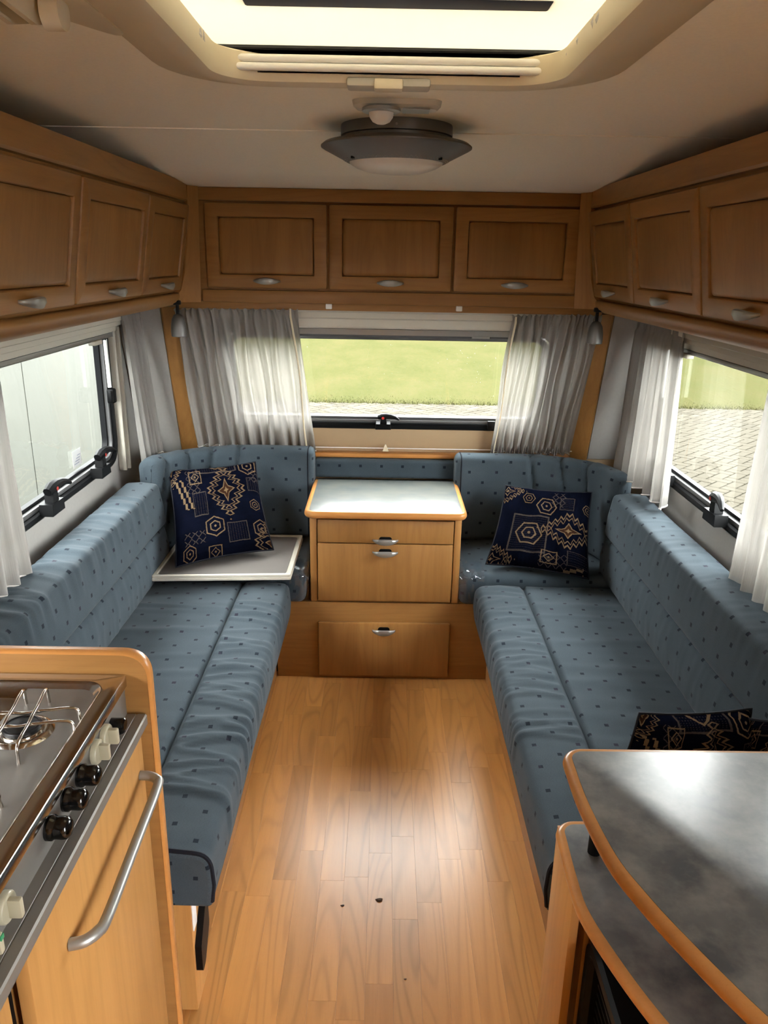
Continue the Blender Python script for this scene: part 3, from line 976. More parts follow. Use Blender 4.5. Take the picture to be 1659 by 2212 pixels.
def cushion(name, parent, prof, path, outdir, disp=None, pstep=0.009, sstep=0.009, rend=(0.02, 0.02), swap=False, z0=0.0):
    """sweep a closed (a, z) profile along a plan path; outdir(i) = plan direction in which a grows"""
    pr, ps, plen = resample(prof, pstep)
    cen = pr.mean(0)
    tan = np.roll(pr, -1, 0)-np.roll(pr, 1, 0)
    nor = np.c_[tan[:, 1], -tan[:, 0]]
    nor /= np.linalg.norm(nor, axis=1)[:, None]+1e-9
    area = 0.5*np.sum(pr[:, 0]*np.roll(pr[:, 1], -1)-np.roll(pr[:, 0], -1)*pr[:, 1])
    if area < 0: nor = -nor
    path = np.array(path, float)
    d = np.r_[0, np.cumsum(np.linalg.norm(np.diff(path, axis=0), axis=1))]
    L = d[-1]
    n = max(8, int(L/sstep))
    S = np.linspace(0, L, n)
    extra0 = [rend[0]*(1-math.cos(a)) for a in np.linspace(0, math.pi/2, 5)[:-1]]
    extra1 = [L-rend[1]*(1-math.cos(a)) for a in np.linspace(0, math.pi/2, 5)[:-1]]
    S = np.unique(np.r_[[q for q in S if rend[0] < q < L-rend[1]], extra0, extra1, rend[0], L-rend[1]])
    C = np.c_[np.interp(S, d, path[:, 0]), np.interp(S, d, path[:, 1])]
    tg = np.gradient(C, S, axis=0); tg /= np.linalg.norm(tg, axis=1)[:, None]
    od = np.c_[tg[:, 1], -tg[:, 0]]*outdir
    inset = np.zeros(len(S))
    for i, q in enumerate(S):
        for r_, e in ((rend[0], q), (rend[1], L-q)):
            if e < r_:
                inset[i] = max(inset[i], r_-math.sqrt(max(0, r_*r_-(r_-e)**2)))
    G = pr[None, :, :]-nor[None, :, :]*inset[:, None, None]
    a, z = G[..., 0], G[..., 1]
    N3 = np.stack([od[:, None, 0]*nor[None, :, 0], od[:, None, 1]*nor[None, :, 0], np.broadcast_to(nor[None, :, 1], a.shape)], -1)
    X = np.stack([C[:, None, 0]+od[:, None, 0]*a, C[:, None, 1]+od[:, None, 1]*a, z+z0], -1)
    if disp is not None:
        dd = disp(S[:, None]*np.ones_like(a), np.broadcast_to(ps[None, :], a.shape), np.broadcast_to(pr[None, :, 0], a.shape), np.broadcast_to(pr[None, :, 1], a.shape), X)
        fade = np.clip(np.minimum(S, L-S)/0.03, 0, 1)[:, None]
        X = X+N3*(dd*fade)[..., None]
    ns, m = a.shape
    b = B()
    vs = X.reshape(-1, 3).tolist()
    # a seam column so the print does not smear across the closing edge
    fs = []
    for i in range(ns-1):
        for j in range(m):
            j2 = (j+1) % m
            fs.append((i*m+j, i*m+j2, (i+1)*m+j2, (i+1)*m+j))
    u_, v_ = np.broadcast_to(ps[None, :], a.shape), np.broadcast_to(S[:, None], a.shape)
    uv = np.stack([u_, v_], -1).reshape(-1, 2)
    if swap: uv = uv[:, ::-1]
    c0 = len(vs)
    vs += X[0].tolist()+X[-1].tolist()
    uvc = np.c_[pr[:, 0]+0.03, pr[:, 1]+0.02]
    uv = np.vstack([uv, uvc, uvc])
    fs.append(tuple(c0+k for k in range(m))); fs.append(tuple(c0+m+k for k in range(m-1, -1, -1)))
    b.add(vs, fs)
    o = b.build(name, fabric, parent, smooth=60, uv=uv)
    return o, X

def rpoly(pts, n=5):
    return fillet(pts, n)

def ridges(seed, count, L, lo=0.0, hi=1.0, width=(0.006, 0.013)):
    r = np.random.RandomState(seed)
    c = r.uniform(lo, hi, count)*L; w = r.uniform(*width, count); a = r.uniform(0.3, 1, count); sl = r.uniform(-0.35, 0.35, count)
    def f(s, q):
        return sum(ai*np.exp(-((s-ci-si*q)/wi)**2) for ai, ci, wi, si in zip(a, c, w, sl))
    return f

def seat(s, label):
    xf = X0+s*0.353
    y0, y1 = 1.288, 2.738
    prof = rpoly([(0.004, 0.302, 0.008), (-0.004, 0.360, 0.04), (0.0, 0.440, 0.042), (0.09, 0.449, 0.06), (0.174, 0.444, 0.010), (0.184, 0.426, 0.002), (0.192, 0.442, 0.008),
                  (0.40, 0.440, 0.05), (0.60, 0.436, 0.02), (0.60, 0.315, 0.02)], 5)
    rd = ridges(3 if s < 0 else 8, 44, 1.45, 0.12 if s < 0 else 0.3, 0.86 if s < 0 else 0.97)
    rd2 = ridges(5 if s < 0 else 9, 16, 1.45, 0.1, 0.9, (0.012, 0.03))
    wb = wobble(12+s, 6, 4, 14)
    amp = 0.0115 if s < 0 else 0.0070
    def disp(S, P, a, z, X):
        roll = (a < 0.18)*smoothstep(0.30, 0.40, z)
        flat = (a > 0.19)*(z > 0.40)
        q = (a-0.08)
        return amp*np.tanh(rd(S, q)*0.9)*roll*smoothstep(-0.005, 0.03, a+0.02)*(1-smoothstep(0.165, 0.18, a)) + 0.0036*rd2(S, q*0.3)*flat + 0.0025*wb(S*1.0, a*8) - 0.004*roll
    t = thing('seat_cushion', label, 'cushion', (xf+s*0.3, (y0+y1)/2, 0.302), 'long seat cushions')
    path = [(xf, y0), (xf, y1)]
    o, X = cushion('cover', t, prof, path, 1 if s > 0 else -1, disp, rend=(0.012, 0.045))
    # dark piping round the near end
    ring_pts = X[3]
    stop = next(i for i in range(len(ring_pts)) if abs(ring_pts[i][0]-xf) > 0.5)
    ring_pts = ring_pts[2:stop]
    B().tube([tuple(p) for p in ring_pts], 0.0048, 6).build('piping', piping_mat, t)
    return t
seat(-1, 'long blue seat cushion in front of the hob unit, wrinkled front roll')
seat(1, 'long blue seat cushion beside the dark stone-look worktop')

def corner_seat(s, label):
    d0, d1 = 0.298, 0.985
    prof = rpoly([(0.0, 0.34, 0.015), (0.0, 0.466, 0.03), (0.28, 0.472, 0.1), (0.458, 0.470, 0.02), (0.458, 0.34, 0.015)], 5)
    t = thing('corner_seat_cushion', label, 'cushion', (X0+s*0.64, 2.97, 0.34), 'corner seat cushions')
    wb = wobble(31+s, 5, 3, 9)
    path = [(X0+s*d1, 2.744), (X0+s*d0, 2.744)] if s > 0 else [(X0-d0, 2.744), (X0-d1, 2.744)]
    o, X = cushion('cover', t, prof, path, 1, lambda S, P, a, z, X: 0.003*wb(S, a), rend=(0.03, 0.03), swap=False)
    # clear film still wrapped around the inner front corner
    b = B()
    r = np.random.RandomState(17+s)
    ns, nt = 16, 12
    pts = [(2.86, 0.479), (2.80, 0.480), (2.765, 0.478), (2.742, 0.466), (2.734, 0.44), (2.733, 0.40), (2.738, 0.36), (2.75, 0.335)]
    pc = catmull([np.array(p) for p in pts], 2)
    vs, fs = [], []
    for i, (y, z) in enumerate(pc):
        for j in range(nt):
            f = j/(nt-1)
            d = d0-0.012+0.105*f
            edge = math.exp(-f*8)*0.03
            vs.append((X0+s*d+r.uniform(-.002, .002), y+r.uniform(-.004, .003), z-edge*0.6+r.uniform(-.003, .006)))
    for i in range(len(pc)-1):
        for j in range(nt-1):
            a = i*nt+j
            fs.append((a, a+1, a+nt+1, a+nt))
    b.add(vs, fs)
    b.build('plastic_wrap', film, t, smooth=25, label='crumpled clear plastic film on the cushion edge')
corner_seat(-1, 'blue corner seat cushion under the grey tray')
corner_seat(1, 'blue corner seat cushion under the leaning kilim pillow')

def backrest(s, upper, label):
    y0 = 1.225 if s < 0 else 1.275
    y1 = 2.895 if s < 0 else 2.850
    if upper:
        prof = rpoly([(0.860, 0.612, 0.012), (0.864, 0.69, 0.05), (0.880, 0.776, 0.022), (0.945, 0.783, 0.03), (1.004, 0.779, 0.016), (1.012, 0.62, 0.02)], 5)
    else:
        prof = rpoly([(0.856, 0.446, 0.02), (0.852, 0.53, 0.05), (0.866, 0.606, 0.02), (1.005, 0.608, 0.02), (1.008, 0.446, 0.02)], 5)
    t = thing('backrest_cushion', label, 'cushion', (X0+s*0.94, (y0+y1)/2, 0.446 if not upper else 0.612), 'long backrest cushions')
    sd = (21 if s < 0 else 27)+int(upper)*3
    rd = ridges(sd, 46, y1-y0, 0.02, 0.86, (0.005, 0.013))
    wb = wobble(sd, 6, 3, 11)
    am = 0.0080 if (upper and s < 0) else (0.0022 if upper else 0.0028)
    def disp(S, P, a, z, X):
        top = (smoothstep(0.66, 0.765, z)*(1-smoothstep(0.985, 1.005, a))) if upper else 0.6*np.ones_like(z)
        return am*np.tanh(rd(S, (a-0.93)*(1 if upper else 0.2)+(0.75-z)*0.5))*top + 0.0018*wb(S, z*6)
    cushion('cover', t, prof, [(X0, y0), (X0, y1)], 1 if s > 0 else -1, disp, rend=(0.03, 0.035))
backrest(-1, False, 'lower blue backrest bolster under the window beside the parked caravan')
backrest(-1, True, 'upper wrinkled blue backrest bolster under the window beside the parked caravan')
backrest(1, False, 'lower blue backrest bolster under the window onto the paving')
backrest(1, True, 'upper smooth blue backrest bolster with bright top below the paving window')

def corner_back(s, label):
    zt = 0.866 if s < 0 else 0.848
    x1, x2 = 0.300, 0.885
    yy = 2.905 if s < 0 else 2.86
    P = [(x1, 3.112), (0.44, 3.118), (0.57, 3.112), (0.68, 3.085), (0.775, 3.035), (0.838, 2.975), (x2-0.018, yy+0.03), (x2-0.008, yy)]
    P = [(X0+s*a, b_) for a, b_ in P]
    path = catmull(P, 12)
    prof = rpoly([(0.004, 0.474, 0.02), (0.0, 0.66, 0.05), (0.008, zt-0.004, 0.045), (0.070, zt, 0.04), (0.108, zt-0.03, 0.03), (0.110, 0.474, 0.02)], 5)
    t = thing('corner_sofa_cushion', label, 'cushion', (X0+s*0.62, 3.1, 0.474), 'corner backrest cushions')
    cre = (0.30, 0.405, 0.50, 0.60) if s < 0 else (0.305, 0.42, 0.53)
    wb = wobble(41+s, 6, 6, 16)
    def disp(S, P_, a, z, X):
        d = 0.0018*wb(S, z*9)
        for k, c in enumerate(cre):
            lean = (z-zt)*0.25*(1 if k % 2 else 0.6)
            d = d-0.014*np.exp(-((S-c+lean)/0.009)**2)*smoothstep(0.60, 0.74, z)*(a < 0.06)
            d = d+0.003*np.exp(-((S-c-0.03+lean)/0.02)**2)*smoothstep(0.6, 0.75, z)*(a < 0.06)
        return d
    o, X = cushion('cover', t, prof, path, 1 if s < 0 else -1, disp, rend=(0.022, 0.03), swap=True)
    B().tube([tuple(p) for p in X[4]], 0.0028, 6, closed=True).build('piping', piping_mat, t)
corner_back(-1, 'curved blue corner backrest with deep tuft folds above the grey tray')
corner_back(1, 'curved blue corner backrest behind the leaning kilim pillow by the paving window')

t = thing('back_strip_cushion', 'narrow blue padded strip behind the pale cabinet top', 'cushion', (0.015, 3.21, 0.722))
cushion('cover', t, rpoly([(0, 0.722, 0.006), (0, 0.802, 0.012), (0.045, 0.802, 0.012), (0.045, 0.722, 0.006)]), [(0.312, 3.196), (-0.288, 3.196)], 1, None, rend=(0.006, 0.006))
tag(box('window_ledge', (X0-0.80, 3.17+0.06, 0.803), (X0+0.80, 3.283, 0.822), edge_wood, None, 0.004), 'beech ledge below the front window', 'ledge')

# bench boxes under the cushions
def bench_base(s, label):
    xi = X0+s*0.425
    t = thing('storage_bench', label, 'bench', (X0+s*0.7, 2.2, 0), 'bench bases')
    lo, hi = sorted((xi, xi+s*0.016))
    box('aisle_panel', (lo, 1.315, 0), (hi, 2.764, 0.300), wood_y, t, 0.002)
    lo, hi = sorted((xi+s*0.02, X0+s*1.055))
    box('back_board', (lo, 3.2, 0), (hi, 3.27, 0.335), wood_x, t)
    box('top_board', (lo, 1.32, 0.285), (hi, 3.2, 0.300), wood_y, t)
    box('corner_board', (lo, 2.79, 0.300), (hi, 3.2, 0.338), wood_y, t)
    # end board with a rounded cut-out at the top
    pts = [(X0+s*0.406, 0.0, 0), (X0+s*1.05, 0.0, 0), (X0+s*1.05, 0.284, 0), (X0+s*0.56, 0.284, 0), (X0+s*0.55, 0.215, 0.025), (X0+s*0.462, 0.215, 0.025), (X0+s*0.445, 0.300, 0), (X0+s*0.406, 0.300, 0)]
    B().prism(fillet(pts), 'y', 1.300, 1.315).build('end_board', wood_pale, t)
    lo, hi = sorted((X0+s*0.405, X0+s*0.426))
    box('corner_stile', (lo, 1.3005, 0.0), (hi, 1.40, 0.300), wood_pale, t, 0.002)
    if s < 0:
        # black hinge cover and a white corner bracket on the near corner
        pl = fillet([(1.308, 0.100, 0.012), (1.335, 0.105, 0.012), (1.385, 0.165, 0.012), (1.385, 0.235, 0.012), (1.360, 0.240, 0.012), (1.308, 0.175, 0.012)])
        B().prism(pl, 'x', xi+0.0205, xi+0.035).build('hinge_cover', black_pl, t)
        box('corner_bracket', (xi+0.0205, 1.302, 0.225), (xi+0.0235, 1.330, 0.299), white_pl, t, 0.001)
    return t
bench_base(-1, 'beech bench box with black hinge cover beside the hob unit')
bench_base(1, 'beech bench box under the sofa by the dark worktop')

# ------------------------------------------------------------------ kilim pillows
def pillow(label, TL, TR, BR, BL, thick=0.11, seed=1, rough=0.012, turn=False):
    TL, TR, BR, BL = [np.array(p, float) for p in (TL, TR, BR, BL)]
    n = 30
    nrm = np.cross(TR-BL, TL-BR); nrm /= np.linalg.norm(nrm)
    f = wobble(seed, 6, 5, 12)
    b = B()
    vs, uv, fs = [], [], []
    for sgn in (1, -1):
        for j in range(n+1):
            for i in range(n+1):
                u, v = i/n, j/n
                pu, pv = 2*u-1, 2*v-1
                # sides pull in between the corners
                k = 0.06
                uu = 0.5+0.5*pu*(1-k*(1-pv*pv)); vv = 0.5+0.5*pv*(1-k*(1-pu*pu))
                p = (BL*(1-uu)*(1-vv)+BR*uu*(1-vv)+TR*uu*vv+TL*(1-uu)*vv)
                h = thick*0.5*((1-pu**4)*(1-pv**4))**0.55
                h = h*(1+0.18*f(u*2, v*2))+rough*f(u*3+3, v*3)*(1-pu**4)*(1-pv**4)
                vs.append(p+nrm*h*sgn)
                uv.append((v+0.15, 1.44-u) if turn else (u, v))
    N_ = (n+1)*(n+1)
    for q in (0, 1):
        for j in range(n):
            for i in range(n):
                a = q*N_+j*(n+1)+i
                fc = (a, a+1, a+n+2, a+n+1)
                fs.append(fc if q == 0 else fc[::-1])
    b.add(vs, fs)
    t = thing('kilim_pillow', label, 'pillow', tuple((BL+BR)/2), 'kilim pillows')
    b.build('cover', kilim, t, smooth=70, uv=np.array(uv))
    edge = [vs[i] for i in range(0, n+1)]+[vs[j*(n+1)+n] for j in range(1, n+1)]+[vs[n*(n+1)+i] for i in range(n-1, -1, -1)]+[vs[j*(n+1)] for j in range(n-1, 0, -1)]
    B().tube([tuple(p) for p in edge], 0.0035, 6, closed=True).build('seam', piping_mat, t)
pillow('navy kilim pillow leaning in the corner on the grey tray', (-0.86, 2.985, 0.800), (-0.520, 3.055, 0.822), (-0.425, 2.845, 0.520), (-0.765, 2.665, 0.512), 0.12, 2)
pillow('navy kilim pillow leaning in the corner next to the drawer cabinet, by the paving window', (0.500, 2.985, 0.760), (0.835, 2.93, 0.752), (0.790, 2.690, 0.482), (0.412, 2.80, 0.492), 0.12, 5, turn=True)
pillow('navy kilim pillow slumped behind the dark worktop, cut off by its far edge', (0.570, 1.455, 0.690), (0.805, 1.445, 0.712), (0.785, 1.355, 0.475), (0.470, 1.355, 0.475), 0.17, 9, rough=0.03)
pillow('navy kilim pillow propped against the backrest at the picture edge, only a corner showing', (0.785, 1.415, 0.706), (0.838, 1.292, 0.790), (0.842, 1.292, 0.475), (0.800, 1.42, 0.475), 0.05, 6)

def tray():
    t = thing('serving_tray', 'flat grey tray board with a double cream rim lying on the corner seat', 'tray', (-0.59, 2.86, 0.474))
    P = [(-0.845, 2.615), (-0.335, 2.650), (-0.333, 3.085), (-0.845, 3.085)]
    def lp(ins, z):
        c = Vector((-0.59, 2.86))
        pts = fillet([(x+(c.x-x)/abs(c.x-x)*ins, y+(c.y-y)/abs(c.y-y)*ins, 0.006+ins*0.6) for x, y in P], 5)
        return [(x, y, z) for x, y in pts]
    B().loft([lp(0, 0.476), lp(0, 0.484), lp(0.002, 0.4855), lp(0.003, 0.4865), lp(0.001, 0.488), lp(0.001, 0.496), lp(0.006, 0.498), lp(0.014, 0.497), lp(0.016, 0.492), lp(0.02, 0.492)], cap0=True, cap1=True).build('rim', cream_dim, t)
    B().loft([lp(0.0205, 0.4915), lp(0.0205, 0.4935), lp(0.030, 0.4932)]).build('board', grey_tray, t)
tray()

# ------------------------------------------------------------------ curtains
def curtain(label, top0, top1, bot0, bot1, folds, amp, seed, nout, group, waist=None, header=True, gather=False):
    """a pleated voile panel between a top line and a bottom line"""
    top0, top1, bot0, bot1, nout = [np.array(p, float) for p in (top0, top1, bot0, bot1, nout)]
    nu, nv = 150, 44
    r = np.random.RandomState(seed)
    ph = r.uniform(0, 6.28, 4)
    wv = wobble(seed, 5, 3, 9)
    vs, uv, fs = [], [], []
    for j in range(nv+1):
        v = j/nv
        for i in range(nu+1):
            u = i/nu
            uu = u+0.018*wv(u*3, v*2)*(v > 0)
            A, Bq = top0*(1-uu)+top1*uu, bot0*(1-uu)+bot1*uu
            p = A*(1-v)+Bq*v
            k = amp*(0.55+0.45*v)
            w = math.sin(2*math.pi*folds*u+ph[0]+0.9*math.sin(5*u+ph[1])+0.5*v)+0.45*math.sin(2*math.pi*folds*1.83*u+ph[2]+1.2*v)
            if gather and v > 0.93:
                w = w*0.5+0.9*math.sin(2*math.pi*folds*3.1*u+ph[3])*(v-0.93)/0.07
            if header and v < 0.05:
                w = w*0.6+0.5*math.sin(2*math.pi*folds*2.0*u+ph[3])
            w = (w/1.45); w = (abs(w)**0.75)*(1 if w > 0 else -1)*1.35
            p = p+nout*(k*w)
            if header and v < 0.001:
                p = p+np.array((0, 0, 0.004*math.sin(2*math.pi*folds*1.5*u+ph[3])))
            if v > 0.999:
                p = p+np.array((0, 0, 0.004*math.sin(2*math.pi*folds*u+ph[1])))
            vs.append(p); uv.append((u*np.linalg.norm(top1-top0)*2, v*0.6))
    for j in range(nv):
        for i in range(nu):
            a = j*(nu+1)+i
            fs.append((a, a+1, a+nu+2, a+nu+1))
    t = thing('curtain', label, 'curtain', tuple((bot0+bot1)/2), group)
    B().add(vs, fs).build('voile', voile, t, smooth=80, uv=np.array(uv))
    hem = [vs[nv*(nu+1)+i]+np.array((0, 0, 0.004)) for i in range(0, nu+1, 2)]
    B().tube([tuple(p) for p in hem], 0.0028, 5).build('hem', voile_hem, t)
    return t, vs, nu, nv
voile_hem = plain('white_hem', (0.74, 0.71, 0.68), 0.9)
G1 = 'front window curtains'
yt, yb_ = yfront(1.43)-0.085, yfront(0.83)-0.055
t, vs, nu, nv = curtain('sheer white curtain over the front window above the grey tray corner', (-0.805, yt, 1.428), (-0.330, yt, 1.432), (-0.790, yb_, 0.845), (-0.288, yb_, 0.835), 11, 0.018, 4, (0, -1, 0), G1)
B().tube([tuple(vs[j*(nu+1)+nu-9]+np.array((0, -0.006, 0))) for j in range(0, nv+1, 2)], 0.004, 6).build('cream_ribbon', cream, t)
t, vs, nu, nv = curtain('sheer white curtain over the front window with a gathered hem, paving side', (0.482, yt, 1.425), (0.825, yt, 1.432), (0.462, yb_, 0.835), (0.800, yb_, 0.835), 10, 0.017, 9, (0, -1, 0), G1, gather=True)
B().tube([tuple(vs[j*(nu+1)+7]+np.array((0, -0.006, 0))) for j in range(0, nv+1, 2)], 0.004, 6).build('cream_ribbon', cream, t)
G2 = 'side window curtains'
curtain('short white curtain gathered in the corner beside the parked-caravan window', (-0.975, 2.93, 1.425), (-0.955, 3.075, 1.425), (-0.950, 2.985, 0.815), (-0.912, 3.085, 0.850), 4, 0.014, 14, (1, 0.25, 0), G2)
curtain('short white curtain at the near end of the parked-caravan window', (-0.985, 1.62, 1.41), (-0.985, 1.985, 1.41), (-0.972, 1.60, 0.775), (-0.972, 1.985, 0.775), 6, 0.012, 15, (1, 0, 0), G2)
curtain('short bright white curtain at the far end of the paving window', (1.005, 2.615, 1.41), (0.985, 3.05, 1.415), (0.992, 2.565, 0.800), (0.962, 3.045, 0.815), 6, 0.020, 16, (-1, 0, 0), G2)
curtain('short white curtain cut off at the near end of the paving window', (1.005, 1.62, 1.41), (1.005, 2.02, 1.41), (0.995, 1.60, 0.765), (0.995, 2.035, 0.765), 6, 0.014, 18, (-1, 0, 0), G2)
# wire the front curtains hang their lower hem on
def rail(name, label, z, y):
    t = thing(name, label, 'curtain wire', (0, y, z))
    B().tube([(-0.80, y, z), (0.82, y, z)], 0.0022, 6).build('wire', white_pl, t)
    h = B(); h.loft([[(0.0, y-0.010, z-0.012), (0.026, y-0.010, z-0.012), (0.026, y+0.004, z-0.012), (0.0, y+0.004, z-0.012)], [(0.011, y-0.008, z+0.018), (0.015, y-0.008, z+0.018), (0.015, y+0.002, z+0.018), (0.011, y+0.002, z+0.018)]])
    h.build('wire_hook', cream, t)
rail('curtain_wire', 'thin wire with a small cream hook under the front window', 0.842, yfront(0.84)-0.022)

# slanted wooden posts in the front corners
def post(s, label):
    t = thing('corner_post', label, 'post', (X0+s*0.845, 3.2, 0.83), 'front corner posts')
    loops = []
    for z in (0.80, 1.0, 1.2, 1.43):
        y = yfront(z)
        loops.append([(X0+s*0.805, y-0.014, z), (X0+s*0.812, y-0.018, z), (X0+s*0.876, y-0.018, z), (X0+s*0.884, y-0.012, z), (X0+s*0.884, y+0.002, z), (X0+s*0.805, y+0.002, z)])
    B().loft(loops).build('board', wood_z, t)
post(-1, 'slanted beech post beside the front curtain, parked caravan side')
post(1, 'slanted beech post beside the front curtain, paving side')

# grey padded side-wall facing between the posts and the side windows
for s in (-1, 1):
    lo, hi = X0+s*0.886, X0+s*1.055
    b = B()
    tbox(b, min(lo, hi), max(lo, hi), 0.805, 1.425, -0.012, -0.001)
    o = b.build('trim_%d' % (2 if s < 0 else 3), wall_mat, smooth=0)
    structure(o)

# ------------------------------------------------------------------ lamps
def spot(s, label):
    x, y = X0+s*0.782, 2.955
    t = thing('spot_lamp', label, 'lamp', (x, y, 1.33), 'reading spots')
    box('mount', (x-0.012, y-0.014, 1.446), (x+0.012, y+0.014, 1.462), black_pl, t, 0.003)
    B().tube([(x, y, 1.452), (x, y, 1.405)], 0.0065, 10).build('stem', black_pl, t)
    B().lathe([(0.007, 0.083), (0.015, 0.079), (0.0235, 0.064), (0.028, 0.040), (0.029, 0.018), (0.028, 0.002), (0.0245, 0.0), (0.0245, 0.006)], (x, y, 1.330), 'z', 28).build('shade', grey_lamp, t, smooth=40)
    b = B().lathe([(0.0243, 0.003), (0.0243, 0.007), (0.010, 0.011)], (x, y, 1.328), 'z', 20)
    b.lathe([(0.006, -0.001), (0.008, 0.004)], (x, y, 1.328), 'z', 12)
    b.build('reflector_bulb', chrome, t)
spot(-1, 'small grey reading spot hanging in the corner, parked caravan side')
spot(1, 'small grey reading spot hanging in the corner, paving side')

def ceiling_lamp():
    x, y = 0.022, 2.085
    t = thing('ceiling_lamp', 'round grey metal ceiling lamp with frosted diffuser', 'lamp', (x, y, 1.80))
    B().lathe([(0.100, 1.930), (0.136, 1.930), (0.137, 1.926), (0.137, 1.906), (0.132, 1.904), (0.132, 1.896), (0.10, 1.896)], (x, y, 0), 'z', 64).build('base', grey_lamp, t)
    B().lathe([(0.128, 1.897), (0.152, 1.895), (0.178, 1.889), (0.186, 1.883), (0.186, 1.880), (0.181, 1.877), (0.118, 1.846), (0.114, 1.849), (0.12, 1.868)], (x, y, 0), 'z', 72).build('shade', grey_lamp, t, smooth=45)
    b = B()
    for row in range(3):
        n = 72
        for k in range(n):
            a = 2*math.pi*(k+0.5*(row % 2))/n
            rr = 0.1215+row*0.0042
            z = 1.846+(rr-0.118)/0.063*0.031-0.0004
            b.lathe([(0.0012, 0), (0.0008, -0.0006)], (x+rr*math.cos(a), y+rr*math.sin(a), z), 'z', 5)
    b.build('perforation', chrome, t, smooth=0, kind='stuff')
    B().lathe([(0.116, 1.849), (0.115, 1.844), (0.100, 1.835), (0.075, 1.827), (0.045, 1.823), (0.015, 1.8215)], (x, y, 0), 'z', 56).build('diffuser', frost, t, smooth=60)
    for a in (215, 325, 90):
        q = (x+0.128*math.cos(math.radians(a)), y+0.128*math.sin(math.radians(a)), 1.851)
        B().lathe([(0.005, 0.002), (0.005, -0.003), (0.003, -0.004)], q, 'z', 12).build('screw', black_pl, t)
    B().lathe([(0.003, 0), (0.003, 0.0015)], (x-0.002, y-0.137, 1.915), (Vector((1, 0, 0)), Vector((0, 0, 1)), Vector((0, -1, 0))), 10).build('rivet', silver, t)
ceiling_lamp()

def sensor():
    t = thing('motion_sensor', 'small ivory sensor block with a frosted dome on the ceiling by the lamp', 'sensor', (0.012, 1.765, 1.898))  # motion sensor with a small dome
    b = B(); slab(b, (0.018, 1.772, 1.93), (1, 0, 0), (0, 1, 0), (0, 0, -1), 0.185, 0.065, 0.03, [(0, 0), (0.002, 0.010), (0.010, 0.017), (0.02, 0.018)], 6)
    b.build('housing', cream_dim, t)
    b = B().lathe([(0.040, 0), (0.040, -0.006), (0.036, -0.008)], (-0.014, 1.760, 1.914), 'z', 28); b.build('dome_ring', silver, t)
    B().lathe([(0.026, 0), (0.024, -0.010), (0.018, -0.018), (0.009, -0.022), (0.002, -0.023)], (-0.014, 1.760, 1.907), 'z', 24).build('dome', frost, t, smooth=70)
    B().box((0.03, 1.742, 1.9105), (0.085, 1.792, 1.9125)).build('label_plate', silver, t)
sensor()

def grip():
    t = thing('ceiling_fitting', 'cream plastic crank fitting on the ceiling beside the roof hatch', 'fitting', (-0.42, 1.18, 1.89))
    b = B()
    P = fillet([(-0.60, 0.98, 0.03), (-0.385, 0.98, 0.02), (-0.385, 1.32, 0.02), (-0.45, 1.205, 0.03), (-0.60, 1.10, 0.03)])
    b.loft([[(x, y, 1.930) for x, y in P], [(x, y, 1.926) for x, y in P], [(-0.42+(x+0.42)*0.97, 1.17+(y-1.17)*0.97, 1.924) for x, y in P]])
    b.build('base_plate', cream, t)
    for x0 in (-0.485, -0.455):
        pl = fillet([(1.00, 1.926, 0.005), (1.185, 1.926, 0.005), (1.190, 1.914, 0.008), (1.12, 1.895, 0.03), (1.00, 1.900, 0.02)])
        B().prism(pl, 'x', x0, x0+0.008).build('cheek', cream, t)
    B().lathe([(0.010, -0.014), (0.021, -0.012), (0.021, 0.012), (0.010, 0.014)], (-0.428, 1.13, 1.912), 'x', 28).build('roller', cream, t)
grip()

